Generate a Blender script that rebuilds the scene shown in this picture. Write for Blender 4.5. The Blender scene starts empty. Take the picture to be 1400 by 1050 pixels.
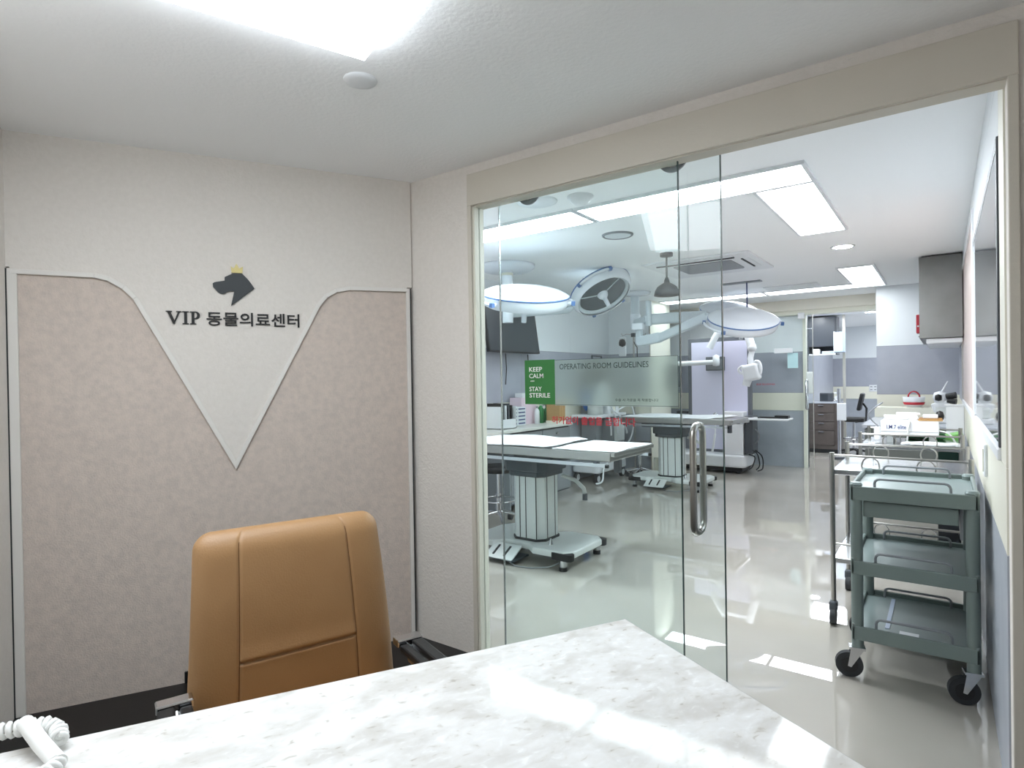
import bpy, math, random
from mathutils import Matrix, Vector
random.seed(7)
C = bpy.context.scene.collection
SC = bpy.context.scene

# ------------------------------------------------------------------ camera
FPX, YAW, PITCH, ROLL, CAMH = 811.996, -0.6285, -0.0066, -0.0157, 1.35
def cam_basis():
    fw = Vector((math.sin(YAW), math.cos(YAW), 0)); rt = Vector((math.cos(YAW), -math.sin(YAW), 0)); up = Vector((0, 0, 1))
    f2 = fw*math.cos(PITCH) + up*math.sin(PITCH); u2 = up*math.cos(PITCH) - fw*math.sin(PITCH)
    r3 = rt*math.cos(ROLL) + u2*math.sin(ROLL); u3 = u2*math.cos(ROLL) - rt*math.sin(ROLL)
    return r3, u3, f2
cr, cu, cf = cam_basis()
cd = bpy.data.cameras.new('camera'); cam = bpy.data.objects.new('camera', cd); C.objects.link(cam)
cd.sensor_fit = 'HORIZONTAL'; cd.sensor_width = 36.0; cd.lens = 36.0*FPX/1400.0
cd.clip_start = 0.02; cd.clip_end = 60
cam.matrix_world = Matrix(((cr.x, cu.x, -cf.x, 0), (cr.y, cu.y, -cf.y, 0), (cr.z, cu.z, -cf.z, CAMH), (0, 0, 0, 1)))
SC.camera = cam
SC.view_settings.view_transform = 'Standard'; SC.view_settings.look = 'None'
SC.view_settings.exposure = 0.2; SC.view_settings.gamma = 1.0; SC.view_settings.use_curve_mapping = False
w = bpy.data.worlds.new('world'); SC.world = w; w.use_nodes = True
w.node_tree.nodes['Background'].inputs[0].default_value = (0.8, 0.9, 1.0, 1); w.node_tree.nodes['Background'].inputs[1].default_value = 0.05
E_RECEPTION, E_THEATRE, E_MID, E_FAR, E_REAR_FILL = 11.4, 25.0, 30.0, 9.2, 15.0
SC.cycles.transparent_max_bounces = 32
SC.cycles.max_bounces = 10; SC.cycles.diffuse_bounces = 8; SC.cycles.glossy_bounces = 5; SC.cycles.transmission_bounces = 8
SC.cycles.sample_clamp_indirect = 6.0

# ------------------------------------------------------------------ materials
def srgb(r, g, b):
    f = lambda c: (c/255/12.92) if c/255 <= .04045 else ((c/255+.055)/1.055)**2.4
    return (f(r), f(g), f(b), 1)
MATS = {}
def mat(name, col, rough=.5, metal=0., spec=.5, bump=None, var=None, coat=0., emit=None):
    """col in sRGB 0-255; bump=(scale,strength); var=(scale, sRGB second colour, amount)"""
    m = bpy.data.materials.new(name); m.use_nodes = True; MATS[name] = m
    nt = m.node_tree; b = nt.nodes['Principled BSDF']
    b.inputs['Base Color'].default_value = srgb(*col)
    b.inputs['Roughness'].default_value = rough; b.inputs['Metallic'].default_value = metal
    b.inputs['Specular IOR Level'].default_value = spec
    if coat: b.inputs['Coat Weight'].default_value = coat; b.inputs['Coat Roughness'].default_value = .03
    tc = nt.nodes.new('ShaderNodeTexCoord')
    if var:
        n = nt.nodes.new('ShaderNodeTexNoise'); n.inputs['Scale'].default_value = var[0]; n.inputs['Detail'].default_value = 5
        nt.links.new(tc.outputs['Object'], n.inputs['Vector'])
        mx = nt.nodes.new('ShaderNodeMix'); mx.data_type = 'RGBA'
        mx.inputs['A'].default_value = srgb(*col); mx.inputs['B'].default_value = srgb(*var[1])
        mr = nt.nodes.new('ShaderNodeMapRange'); mr.inputs['From Min'].default_value = .35; mr.inputs['From Max'].default_value = .68
        mr.inputs['To Max'].default_value = var[2]
        nt.links.new(n.outputs['Fac'], mr.inputs['Value']); nt.links.new(mr.outputs['Result'], mx.inputs['Factor'])
        nt.links.new(mx.outputs['Result'], b.inputs['Base Color'])
    if bump:
        n = nt.nodes.new('ShaderNodeTexNoise'); n.inputs['Scale'].default_value = bump[0]; n.inputs['Detail'].default_value = 6
        bp = nt.nodes.new('ShaderNodeBump'); bp.inputs['Strength'].default_value = bump[1]; bp.inputs['Distance'].default_value = .01
        nt.links.new(tc.outputs['Object'], n.inputs['Vector'])
        nt.links.new(n.outputs['Fac'], bp.inputs['Height']); nt.links.new(bp.outputs['Normal'], b.inputs['Normal'])
    if emit:
        b.inputs['Emission Color'].default_value = (.90, .96, 1.0, 1); b.inputs['Emission Strength'].default_value = emit
    return m
mat('wallpaper', (226, 220, 214), .85, bump=(90, .25), var=(45, (219, 213, 206), .6))
mat('reception_ceiling', (247, 247, 248), .9, bump=(60, .15))
mat('fabric', (213, 199, 189), .95, bump=(150, .35), var=(38, (198, 186, 178), .8))
mat('panel_trim', (226, 222, 217), .5)
mat('casing', (206, 199, 187), .55, bump=(70, .08))
mat('black_floor', (7, 7, 9), .35, var=(4, (12, 11, 13), .8))
mat('theatre_floor', (172, 167, 159), .012, spec=1.0, var=(1.3, (164, 159, 151), .9))
MATS['theatre_floor'].node_tree.nodes['Principled BSDF'].inputs['IOR'].default_value = 1.95
mat('theatre_ceiling', (246, 247, 248), .8)
mat('panel_white', (226, 230, 233), .35, var=(3, (221, 225, 229), .5))
mat('panel_grey', (166, 169, 179), .38, var=(5, (159, 162, 173), .9))
mat('panel_cream', (229, 227, 212), .38)
mat('panel_lower', (168, 173, 181), .4, var=(5, (158, 163, 172), .9))
mat('pillar_cream', (232, 227, 214), .5)
mat('pink_pane', (232, 212, 205), .25)
mat('white', (224, 226, 229), .35)
mat('white_matte', (240, 240, 238), .8)
mat('ivory', (226, 224, 210), .45)
mat('leather', (158, 120, 80), .45, bump=(220, .12), var=(9, (166, 128, 87), .7))
mat('stitch', (92, 60, 28), .8)
mat('black', (18, 18, 20), .45)
mat('black_gloss', (14, 15, 18), .12)
mat('rubber', (38, 40, 43), .65)
mat('chrome', (205, 205, 207), .12, 1.)
mat('steel', (172, 170, 166), .28, 1., bump=(30, .02))
mat('brushed', (138, 138, 137), .36, 1., bump=(18, .05), var=(3, (120, 120, 118), .8))
mat('steel_bright', (205, 207, 210), .2, 1.)
mat('cart_grey', (112, 124, 121), .45, var=(6, (105, 117, 114), .8))
mat('cart_tray', (126, 139, 138), .3)
mat('table_grey', (205, 209, 207), .35)
mat('groove', (40, 44, 46), .6)
mat('shroud', (58, 66, 72), .55)
mat('drape', (226, 228, 231), .75, bump=(14, .3))
mat('lamp_shell', (226, 231, 238), .25)
mat('lamp_under', (196, 206, 212), .3)
mat('lamp_lens', (74, 84, 90), .2)
mat('lamp_blue', (84, 116, 166), .3)
mat('dark_grey', (70, 74, 80), .45)
mat('frame_grey', (96, 100, 106), .5)
mat('mid_grey', (128, 132, 136), .45)
mat('lavender', (214, 212, 232), .22, var=(1.2, (204, 205, 226), .8))
mat('screen', (46, 52, 58), .4)
mat('brown_cabinet', (92, 84, 80), .4, var=(14, (84, 76, 72), .8))
mat('dark_cabinet', (62, 66, 72), .3)
mat('olive_cabinet', (98, 102, 98), .45)
mat('worktop', (212, 212, 206), .3)
mat('grey_top', (176, 180, 188), .25)
mat('green_sign', (52, 122, 60), .5)
mat('green', (36, 120, 62), .4)
mat('green_light', (118, 186, 92), .5)
mat('green_dark', (20, 62, 52), .6)
mat('red', (186, 36, 52), .5)
mat('red_text', (200, 46, 60), .6)
mat('pink', (226, 204, 216), .6)
mat('blue', (48, 104, 176), .5)
mat('cyan_paper', (188, 222, 226), .8)
mat('navy', (54, 66, 116), .5)
mat('tan', (176, 140, 92), .6)
mat('gold', (150, 112, 62), .4)
mat('crown_gold', (214, 198, 128), .4)
mat('emblem', (40, 46, 50), .5)
mat('ink', (24, 23, 24), .6)
mat('sign_ink', (58, 78, 72), .6)
mat('pendant_grey', (50, 54, 58), .5)
mat('dispenser_blue', (170, 184, 206), .3)
mat('silver_trim', (190, 188, 180), .3, .6)
mat('panel_light_r', (250, 250, 252), .5, emit=E_RECEPTION).node_tree.nodes['Principled BSDF'].inputs['Emission Color'].default_value = (.87, .945, 1.0, 1)
mat('panel_light_o', (250, 250, 252), .5, emit=E_THEATRE)
mat('fill_light_b', (250, 250, 252), .5, emit=E_REAR_FILL)
mat('panel_light_m', (250, 250, 252), .5, emit=E_MID)
mat('panel_light_f', (250, 250, 252), .5, emit=E_FAR)
mat('downlight', (250, 250, 252), .5, emit=120.)

def glass_mat(name, tint, ior=1.4):
    m = bpy.data.materials.new(name); m.use_nodes = True; MATS[name] = m; nt = m.node_tree
    for n in list(nt.nodes):
        if n.type != 'OUTPUT_MATERIAL': nt.nodes.remove(n)
    out = [n for n in nt.nodes if n.type == 'OUTPUT_MATERIAL'][0]
    t = nt.nodes.new('ShaderNodeBsdfTransparent'); t.inputs[0].default_value = tint
    g = nt.nodes.new('ShaderNodeBsdfGlossy'); g.inputs['Roughness'].default_value = 0.0
    f = nt.nodes.new('ShaderNodeFresnel'); f.inputs['IOR'].default_value = ior
    x = nt.nodes.new('ShaderNodeMixShader')
    ge = nt.nodes.new('ShaderNodeNewGeometry'); mu = nt.nodes.new('ShaderNodeMath'); mu.operation = 'SUBTRACT'; mu.use_clamp = True
    nt.links.new(f.outputs[0], mu.inputs[0]); nt.links.new(ge.outputs['Backfacing'], mu.inputs[1])
    nt.links.new(mu.outputs[0], x.inputs[0]); nt.links.new(t.outputs[0], x.inputs[1]); nt.links.new(g.outputs[0], x.inputs[2])
    nt.links.new(x.outputs[0], out.inputs[0]); return m
glass_mat('glass', (.958, .988, .985, 1))
glass_mat('glass_far', (.975, .992, .989, 1))
mat('glass_edge', (58, 78, 76), .15)
def frosted():
    m = bpy.data.materials.new('frosted_film'); m.use_nodes = True; MATS['frosted_film'] = m; nt = m.node_tree
    for n in list(nt.nodes):
        if n.type != 'OUTPUT_MATERIAL': nt.nodes.remove(n)
    out = [n for n in nt.nodes if n.type == 'OUTPUT_MATERIAL'][0]
    r = nt.nodes.new('ShaderNodeBsdfRefraction'); r.inputs['Roughness'].default_value = .28; r.inputs['IOR'].default_value = 1.12
    r.inputs['Color'].default_value = (.9, .95, .93, 1)
    d = nt.nodes.new('ShaderNodeBsdfDiffuse'); d.inputs['Color'].default_value = srgb(214, 224, 218)
    x = nt.nodes.new('ShaderNodeMixShader'); x.inputs[0].default_value = .18
    nt.links.new(r.outputs[0], x.inputs[1]); nt.links.new(d.outputs[0], x.inputs[2]); nt.links.new(x.outputs[0], out.inputs[0])
frosted()
def mirror_mat():
    m = mat('window_glass', (120, 126, 134), .03, spec=1.0); m.node_tree.nodes['Principled BSDF'].inputs['Metallic'].default_value = .55
mirror_mat()
MATS['window_glass'].node_tree.nodes['Principled BSDF'].inputs['Base Color'].default_value = srgb(196, 200, 206)
def marble():
    m = bpy.data.materials.new('marble'); m.use_nodes = True; MATS['marble'] = m; nt = m.node_tree; b = nt.nodes['Principled BSDF']
    b.inputs['Roughness'].default_value = .06; b.inputs['Specular IOR Level'].default_value = .5; b.inputs['IOR'].default_value = 1.13
    tc = nt.nodes.new('ShaderNodeTexCoord')
    n1 = nt.nodes.new('ShaderNodeTexNoise'); n1.inputs['Scale'].default_value = 40; n1.inputs['Detail'].default_value = 4; n1.inputs['Distortion'].default_value = .5
    n2 = nt.nodes.new('ShaderNodeTexNoise'); n2.inputs['Scale'].default_value = 9; n2.inputs['Detail'].default_value = 8; n2.inputs['Distortion'].default_value = .4
    mp = nt.nodes.new('ShaderNodeMapping'); mp.inputs['Scale'].default_value = (1.5, .95, 1); mp.inputs['Rotation'].default_value = (0, 0, .9)
    nt.links.new(tc.outputs['Object'], mp.inputs['Vector'])
    r1 = nt.nodes.new('ShaderNodeValToRGB'); e = r1.color_ramp.elements
    e[0].position = .27; e[0].color = srgb(196, 191, 185); e[1].position = .37; e[1].color = srgb(224, 222, 220)
    x = e.new(.60); x.color = srgb(229, 228, 228); x = e.new(.70); x.color = srgb(240, 240, 240)
    r2 = nt.nodes.new('ShaderNodeValToRGB'); e = r2.color_ramp.elements
    e[0].position = .36; e[0].color = srgb(226, 224, 221); e[1].position = .56; e[1].color = srgb(248, 248, 248)
    mx = nt.nodes.new('ShaderNodeMix'); mx.data_type = 'RGBA'; mx.blend_type = 'MULTIPLY'; mx.inputs['Factor'].default_value = 1
    for n in (n1, n2): nt.links.new(mp.outputs[0], n.inputs['Vector'])
    nt.links.new(n1.outputs['Fac'], r1.inputs[0]); nt.links.new(n2.outputs['Fac'], r2.inputs[0])
    nt.links.new(r1.outputs[0], mx.inputs['A']); nt.links.new(r2.outputs[0], mx.inputs['B']); nt.links.new(mx.outputs['Result'], b.inputs['Base Color'])
marble()

# ------------------------------------------------------------------ mesh helpers
class MB:
    def __init__(s, M=None): s.v = []; s.f = []; s.s = []; s.M = M
    def add(s, vs, fs, smooth=False, M=None):
        o = len(s.v)
        for p in vs:
            p = Vector(p)
            if M is not None: p = M @ p
            if s.M is not None: p = s.M @ p
            s.v.append(p)
        for f in fs: s.f.append([i+o for i in f]); s.s.append(smooth)
        return s
    def box(s, x0, x1, y0, y1, z0, z1, M=None):
        return s.add([(x0,y0,z0),(x1,y0,z0),(x1,y1,z0),(x0,y1,z0),(x0,y0,z1),(x1,y0,z1),(x1,y1,z1),(x0,y1,z1)],
                     [(0,3,2,1),(4,5,6,7),(0,1,5,4),(1,2,6,5),(2,3,7,6),(3,0,4,7)], False, M)
    def cyl(s, p0, p1, r0, r1=None, n=16, M=None):
        p0 = Vector(p0); p1 = Vector(p1); r1 = r0 if r1 is None else r1
        q = (p1-p0).to_track_quat('Z', 'Y').to_matrix()
        vs = []
        for p, r in ((p0, r0), (p1, r1)):
            for i in range(n):
                a = 2*math.pi*i/n; vs.append(p + q @ Vector((r*math.cos(a), r*math.sin(a), 0)))
        s.add(vs, [(i, (i+1) % n, n+(i+1) % n, n+i) for i in range(n)], n > 6, M)
        s.add(vs, [tuple(reversed(range(n))), tuple(range(n, 2*n))], False, M); return s
    def tube(s, pts, r, n=8, closed=False, M=None):
        pts = [Vector(p) for p in pts]; N = len(pts); vs = []; up = None
        for i, p in enumerate(pts):
            a = pts[(i-1) % N] if (closed or i > 0) else p; b = pts[(i+1) % N] if (closed or i < N-1) else p
            t = (b-a).normalized()
            if up is None: up = t.orthogonal().normalized()
            up = (up - t*up.dot(t))
            up = up.normalized() if up.length > 1e-6 else t.orthogonal().normalized()
            bi = t.cross(up)
            for k in range(n):
                an = 2*math.pi*k/n; vs.append(p + (up*math.cos(an) + bi*math.sin(an))*r)
        fs = []
        for i in range(N if closed else N-1):
            j = (i+1) % N
            for k in range(n): fs.append((i*n+k, i*n+(k+1) % n, j*n+(k+1) % n, j*n+k))
        s.add(vs, fs, True, M)
        if not closed: s.add(vs, [tuple(reversed(range(n))), tuple(range((N-1)*n, N*n))], False, M)
        return s
    def lathe(s, prof, n=28, M=None, smooth=True):
        vs = []; fs = []
        for r, z in prof:
            for i in range(n):
                a = 2*math.pi*i/n; vs.append((r*math.cos(a), r*math.sin(a), z))
        for j in range(len(prof)-1):
            for i in range(n): fs.append((j*n+i, j*n+(i+1) % n, (j+1)*n+(i+1) % n, (j+1)*n+i))
        return s.add(vs, fs, smooth, M)
    def prism(s, poly, y0, y1, M=None):
        """polygon in x,z extruded along y"""
        n = len(poly); vs = [(x, y0, z) for x, z in poly] + [(x, y1, z) for x, z in poly]
        return s.add(vs, [tuple(range(n)), tuple(reversed(range(n, 2*n)))] + [(i, n+i, n+(i+1) % n, (i+1) % n) for i in range(n)], False, M)
    def slab(s, poly, z0, z1, M=None):
        n = len(poly); vs = [(x, y, z0) for x, y in poly] + [(x, y, z1) for x, y in poly]
        return s.add(vs, [tuple(reversed(range(n))), tuple(range(n, 2*n))] + [(i, (i+1) % n, n+(i+1) % n, n+i) for i in range(n)], False, M)
    def ribbon(s, path, w, y0, y1, M=None):
        """flat strip of width w to the left of a path in x,z, extruded along y"""
        P = [Vector((x, z)) for x, z in path]; L = []
        for i, p in enumerate(P):
            d = []
            if i > 0: d.append((p-P[i-1]).normalized())
            if i < len(P)-1: d.append((P[i+1]-p).normalized())
            nn = [Vector((-q.y, q.x)) for q in d]; m = sum(nn, Vector((0, 0))).normalized()
            L.append(p + m*(w/max(.35, m.dot(nn[0]))))
        for i in range(len(P)-1):
            s.prism([tuple(P[i]), tuple(P[i+1]), tuple(L[i+1]), tuple(L[i])], y0, y1, M)
        return s
    def build(s, name, m, parent=None, bevel=0., seg=2):
        me = bpy.data.meshes.new(name); me.from_pydata([tuple(p) for p in s.v], [], s.f)
        me.polygons.foreach_set('use_smooth', s.s); me.update()
        me.materials.append(MATS[m])
        o = bpy.data.objects.new(name, me); C.objects.link(o)
        if parent is not None: o.parent = parent
        if bevel:
            b = o.modifiers.new('bevel', 'BEVEL'); b.width = bevel; b.segments = seg; b.limit_method = 'ANGLE'; b.angle_limit = math.radians(50)
        return o
def bx(name, m, parent, x0, x1, y0, y1, z0, z1, bevel=0., M=None):
    return MB(M).box(x0, x1, y0, y1, z0, z1).build(name, m, parent, bevel)
def thing(name, label, cat, loc=(0, 0, 0), rz=0., group=None):
    o = bpy.data.objects.new(name, None); C.objects.link(o); o.location = loc; o.rotation_euler = (0, 0, rz); o.empty_display_size = .1
    o['label'] = label; o['category'] = cat
    if group: o['group'] = group
    return o
def tag(o, label, cat, group=None):
    o['label'] = label; o['category'] = cat
    if group: o['group'] = group
    return o
def struct(o): o['kind'] = 'structure'; return o
def copy_tree(o, parent=None):
    c = o.copy(); C.objects.link(c)
    if parent is not None: c.parent = parent
    for ch in list(o.children): copy_tree(ch, c)
    return c
def place(o, loc, label, group=None, rz=None):
    o.location = loc; o['label'] = label
    if group: o['group'] = group
    if rz is not None: o.rotation_euler = (0, 0, rz)
    return o
def text(name, body, m, parent, x, z, y, w=None, h=None, depth=.001, thick=0., align='L'):
    """upright lettering facing -y; x,z is the lower left corner"""
    cu_ = bpy.data.curves.new(name, 'FONT'); cu_.body = body; cu_.extrude = .02; cu_.offset = thick; cu_.resolution_u = 3
    t = bpy.data.objects.new(name, cu_); C.objects.link(t)
    me = bpy.data.meshes.new_from_object(t.evaluated_get(bpy.context.evaluated_depsgraph_get()))
    bpy.data.objects.remove(t); bpy.data.curves.remove(cu_)
    xs = [v.co.x for v in me.vertices]; ys = [v.co.y for v in me.vertices]; zs = [v.co.z for v in me.vertices]
    x0, x1, y0, y1 = min(xs), max(xs), min(ys), max(ys); z0, z1 = min(zs), max(zs)
    sx = w/(x1-x0) if w else h/(y1-y0); sy = h/(y1-y0) if h else sx
    for v in me.vertices:
        c = v.co.copy(); v.co = (x+(c.x-x0)*sx, y-(c.z-z0)/(z1-z0)*depth, z+(c.y-y0)*sy)
    me.name = name; me.materials.clear(); me.materials.append(MATS[m])
    o = bpy.data.objects.new(name, me); C.objects.link(o); o.parent = parent; return o
def arc(cx, cy, r, a0, a1, n=8): return [(cx+r*math.cos(math.radians(a0+(a1-a0)*i/n)), cy+r*math.sin(math.radians(a0+(a1-a0)*i/n))) for i in range(n+1)]
def rrect(x0, x1, y0, y1, r, n=5):
    return arc(x1-r, y1-r, r, 0, 90, n)+arc(x0+r, y1-r, r, 90, 180, n)+arc(x0+r, y0+r, r, 180, 270, n)+arc(x1-r, y0+r, r, 270, 360, n)
def Rot(a, ax): return Matrix.Rotation(math.radians(a), 4, ax)
def T(x, y, z): return Matrix.Translation((x, y, z))
def frame_to(p, up_dir):
    """matrix placing local origin at p with local +z along up_dir"""
    q = Vector(up_dir).to_track_quat('Z', 'Y'); return Matrix.Translation(p) @ q.to_matrix().to_4x4()

# ------------------------------------------------------------------ reception room shell
AF = 1.064
FX, FY = math.cos(AF), math.sin(AF)            # along the feature wall, towards the glass corner
BX, BY = -2.281, 2.239                         # corner feature wall / glass wall
WL = 1.692
AX, AY = BX-FX*WL, BY-FY*WL                    # corner feature wall / left wall
GY0, GY1 = 2.239, 2.31                         # glass wall
RC, OC = 2.40, 2.45                            # ceiling heights
# left wall runs from A away from the feature wall and behind the camera
lx, ly = FY, -FX
tD = (1.6-AX)/lx; DX, DY = 1.6, AY+ly*tD
struct(MB().slab([(AX-.1, AY-.05), (BX-.1, GY0), (1.7, GY0), (1.7, DY-.1), (DX-.3, DY-.1)], -.1, 0).build('floor', 'black_floor'))
struct(MB().slab([(AX-.1, AY-.05), (BX-.1, GY0), (1.7, GY0), (1.7, DY-.1), (DX-.3, DY-.1)], RC, RC+.1).build('ceiling', 'reception_ceiling'))
def empty_struct(name, loc, rz):
    o = bpy.data.objects.new(name, None); C.objects.link(o); o.location = loc; o.rotation_euler = (0, 0, rz); o['kind'] = 'structure'; return o
wb = struct(MB().box(-WL-.1, .08, 0, .1, 0, RC).build('wall_back', 'wallpaper')); wb.location = (BX, BY, 0); wb.rotation_euler = (0, 0, AF)
# raised wallpaper field with the V point, fabric fields below it, thin trim between them
curve_l = [(-1.393, 1.816), (-1.345, 1.806), (-1.292, 1.773), (-1.252, 1.73)]
curve_r = [(-.466, 1.727), (-.43, 1.773), (-.383, 1.802), (-.318, 1.816)]
vee = [(-1.679, 1.817)] + curve_l + [(-.855, .953)] + curve_r + [(-.027, 1.821)]
MB().prism([(-1.679, 0.0)] + vee + [(-.027, 0.0)], -.012, 0).build('fabric_panel', 'fabric', wb)
MB().prism([(-WL, 1.845), (-WL, RC), (0, RC), (0, 1.845)], -.02, 0).build('wallpaper_panel', 'wallpaper', wb)
MB().prism([(-1.679, 1.845)] + [(x, z+.012) for x, z in vee] + [(-.027, 1.845)], -.02, -.0125).build('wallpaper_point', 'wallpaper', wb)
MB().ribbon(vee, .020, -.027, -.0125).build('trim_strip', 'panel_trim', wb, .002)
MB().box(-1.688, -1.655, -.026, -.0125, .0, 1.838).build('trim_strip', 'panel_trim', wb, .002)
MB().box(-.032, -.012, -.026, -.0125, .0, 1.838).build('trim_strip', 'panel_trim', wb, .002)
MB().box(-1.692, -1.6885, -.0275, -.012, .0, 1.838).build('dark_joint', 'groove', wb)  # thin black joint strip beside the trim
MB().box(-.0115, -.007, -.0275, -.012, .0, 1.838).build('dark_joint', 'groove', wb)
o = struct(MB().box(0, tD+.1, -.1, 0, 0, RC).build('wall_left', 'wallpaper')); o.location = (AX, AY, 0); o.rotation_euler = (0, 0, math.atan2(ly, lx))
OX0, OX1, OZ = -1.85, .155, 2.20               # opening
g = MB(); g.box(BX-.1, OX0, GY0, GY1, 0, RC); g.box(OX1, 1.7, GY0, GY1, 0, RC); g.box(OX0, OX1, GY0, GY1, OZ, RC)
struct(g.build('wall_right', 'wallpaper'))
struct(MB().box(1.6, 1.7, DY-.1, GY0, 0, RC).build('wall_front', 'wallpaper'))
# door casing: wide head board, slim jambs
cs = struct(MB().box(OX0-.023, OX1+.026, GY0-.014, GY0, OZ, 2.354).build('trim_1', 'casing', None, .003))
bx('jamb', 'casing', cs, OX0-.023, OX0, GY0-.014, GY0, 0, OZ, .003)
bx('jamb', 'casing', cs, OX1, OX1+.026, GY0-.014, GY0, 0, OZ, .003)
bx('jamb_lining', 'ivory', cs, OX0, OX0+.012, GY0, GY1, 0, OZ)
bx('head_lining', 'casing', cs, OX0, OX1, GY0, GY1, OZ-.004, OZ)

# ------------------------------------------------------------------ operating theatre shell
LX, RX, BK, RB = -4.0, .15, 9.55, 8.75          # left wall, right wall, back wall, right part of the back wall
struct(MB().box(-4.2, 1.2, GY0, 15.2, -.1, 0).build('floor', 'theatre_floor'))
struct(MB().box(-4.2, .3, GY1, BK, OC, OC+.1).build('ceiling', 'theatre_ceiling'))
struct(MB().box(-4.2, .3, BK, 15.2, 2.38, 2.48).build('ceiling', 'theatre_ceiling'))
BANDS = [(0.0, .832, 'panel_lower'), (.835, 1.097, 'panel_cream'), (1.10, 1.70, 'panel_grey'), (1.703, None, 'panel_white')]
def banded(name, p0, p1, top, core='dark_grey', bands=BANDS, piece=1.2, holes=None):
    """wall from p0 to p1 (room on its left-hand side seen from p0->p1 reversed): local x along it, local -y into the room"""
    d = Vector((p1[0]-p0[0], p1[1]-p0[1])); L = d.length
    wl = struct(MB().box(0, L, .008, .1, 0, top).build(name, core)); wl.location = (p0[0], p0[1], 0); wl.rotation_euler = (0, 0, math.atan2(d.y, d.x))
    for z0, z1, m in bands:
        z1 = top if z1 is None else z1
        n = max(1, round(L/piece))
        for i in range(n):
            a, b = L*i/n, L*(i+1)/n-(.002 if i < n-1 else 0)
            bx('wall_panel', m, wl, a, b, 0, .0085, z0, z1)
    return wl
banded('wall_far_left', (LX, GY1), (LX, 7.95), OC)
pl_ = banded('wall_pillar', (LX, 7.95), (-3.36, 7.95), OC, piece=2)
bx('pillar_side', 'pillar_cream', pl_, .632, .652, 0, .75, 0, OC)
banded('wall_far_back', (-4.2, BK), (-1.61, BK), OC, piece=.9)
struct(MB().box(-4.2, OX0-.4, GY1, GY1+.02, 0, OC).build('wall_near_theatre', 'panel_white'))
rb_ = banded('wall_far_back_right', (-.68, RB), (.3, RB), OC, piece=2)
bx('return_panel', 'panel_white', rb_, 0, .02, .1, 1.1, 0, OC)
# right wall: white above and cream band below the window strip
rw = struct(MB().box(RX+.01, RX+.12, GY1, RB, 0, OC).build('wall_far_right', 'white'))
for a, b in ((GY1, 4.4), (4.402, 6.5), (6.502, RB)):
    bx('wall_panel', 'panel_lower', rw, RX, RX+.011, a, b, 0, .797)
    bx('wall_panel', 'ivory', rw, RX, RX+.011, a, b, .80, 1.06)
    bx('wall_panel', 'panel_white', rw, RX, RX+.011, a, b, 2.32, OC)
bx('wall_panel', 'ivory', rw, RX, RX+.011, GY1, 2.5, 1.062, 2.318)
bx('wall_panel', 'panel_white', rw, RX, RX+.011, 2.502, 4.5, 2.125, 2.318)
bx('wall_panel', 'panel_grey', rw, RX, RX+.011, 7.05, RB, 1.062, 2.318)
bx('sill', 'white', rw, RX-.010, RX+.02, 2.5, 7.02, 1.062, 1.10, .004)
w1 = struct(MB().box(RX-.003, RX+.009, 2.535, 4.43, 1.115, 2.09).build('window_1', 'window_glass'))
bx('frame', 'steel_bright', w1, RX-.005, RX+.01, 2.535, 4.43, 2.09, 2.12, .002)
bx('frame', 'dark_grey', w1, RX-.006, RX+.01, 2.505, 2.535, 1.103, 2.12, .002)
bx('frame', 'white', w1, RX-.010, RX+.01, 4.43, 4.50, 1.103, 2.318, .002)
w2 = struct(MB().box(RX+.002, RX+.009, 4.50, 7.0, 1.103, 2.28).build('window_2', 'pink_pane'))
bx('frame', 'white', w2, RX-.008, RX+.01, 4.50, 7.0, 2.28, 2.318)
bx('frame', 'steel_bright', w2, RX-.012, RX+.01, 7.0, 7.04, 1.103, 2.318)
# back opening: header beam, sliding glass leaf parked left, door post
struct(MB().box(-4.2, -.68, BK-.14, BK, 2.295, OC).build('trim_2', 'pillar_cream'))
struct(MB().box(-4.2, -.68, BK-.10, BK+.1, 2.235, 2.295).build('trim_3', 'ivory'))
struct(MB().box(-1.655, -1.61, BK-.06, BK+.1, 0, 2.235).build('trim_4', 'ivory'))
# preparation room behind
banded('wall_rear', (-3.2, 14.6), (.3, 14.6), 2.38, piece=1.2)
struct(MB().box(-2.05, -1.95, BK+.1, 14.6, 0, 2.38).build('wall_rear_left', 'panel_grey'))
struct(MB().box(.2, .3, RB, 14.6, 0, 2.48).build('wall_rear_right', 'panel_white'))

# ------------------------------------------------------------------ lights that the rooms have, and added rear room fill panels
def light_panel(name, label, poly, z, emat, group=None, rim=.02, drop=.012):
    """flat ceiling panel: frame and glowing diffuser, poly in local x,y"""
    cx = sum(p[0] for p in poly)/len(poly); cy = sum(p[1] for p in poly)/len(poly)
    t = thing(name, label, 'light', (cx, cy, z), 0, group)
    q = [(p[0]-cx, p[1]-cy) for p in poly]
    e0 = Vector(q[1])-Vector(q[0]); e1 = Vector(q[3])-Vector(q[0]); a, b = e0.length, e1.length
    s0, s1 = (a+2*rim)/a, (b+2*rim)/b; u, v = e0/a, e1/b
    fr = lambda k0, k1: [tuple(u*(Vector(p).dot(u))*k0 + v*(Vector(p).dot(v))*k1) for p in q]
    outer = fr(s0, s1)
    m = MB()
    for i in range(4):
        j = (i+1) % 4; m.slab([outer[i], outer[j], q[j], q[i]], -.018, 0)
    m.build('frame', 'white', t)
    MB().slab(q, -drop, -.001).build('diffuser', emat, t)
    return t
dx, dy = -.34, -.94; n_ = math.hypot(dx, dy); dx /= n_; dy /= n_
ex, ey = -dy, dx
P0 = (-1.447, 1.238)
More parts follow.
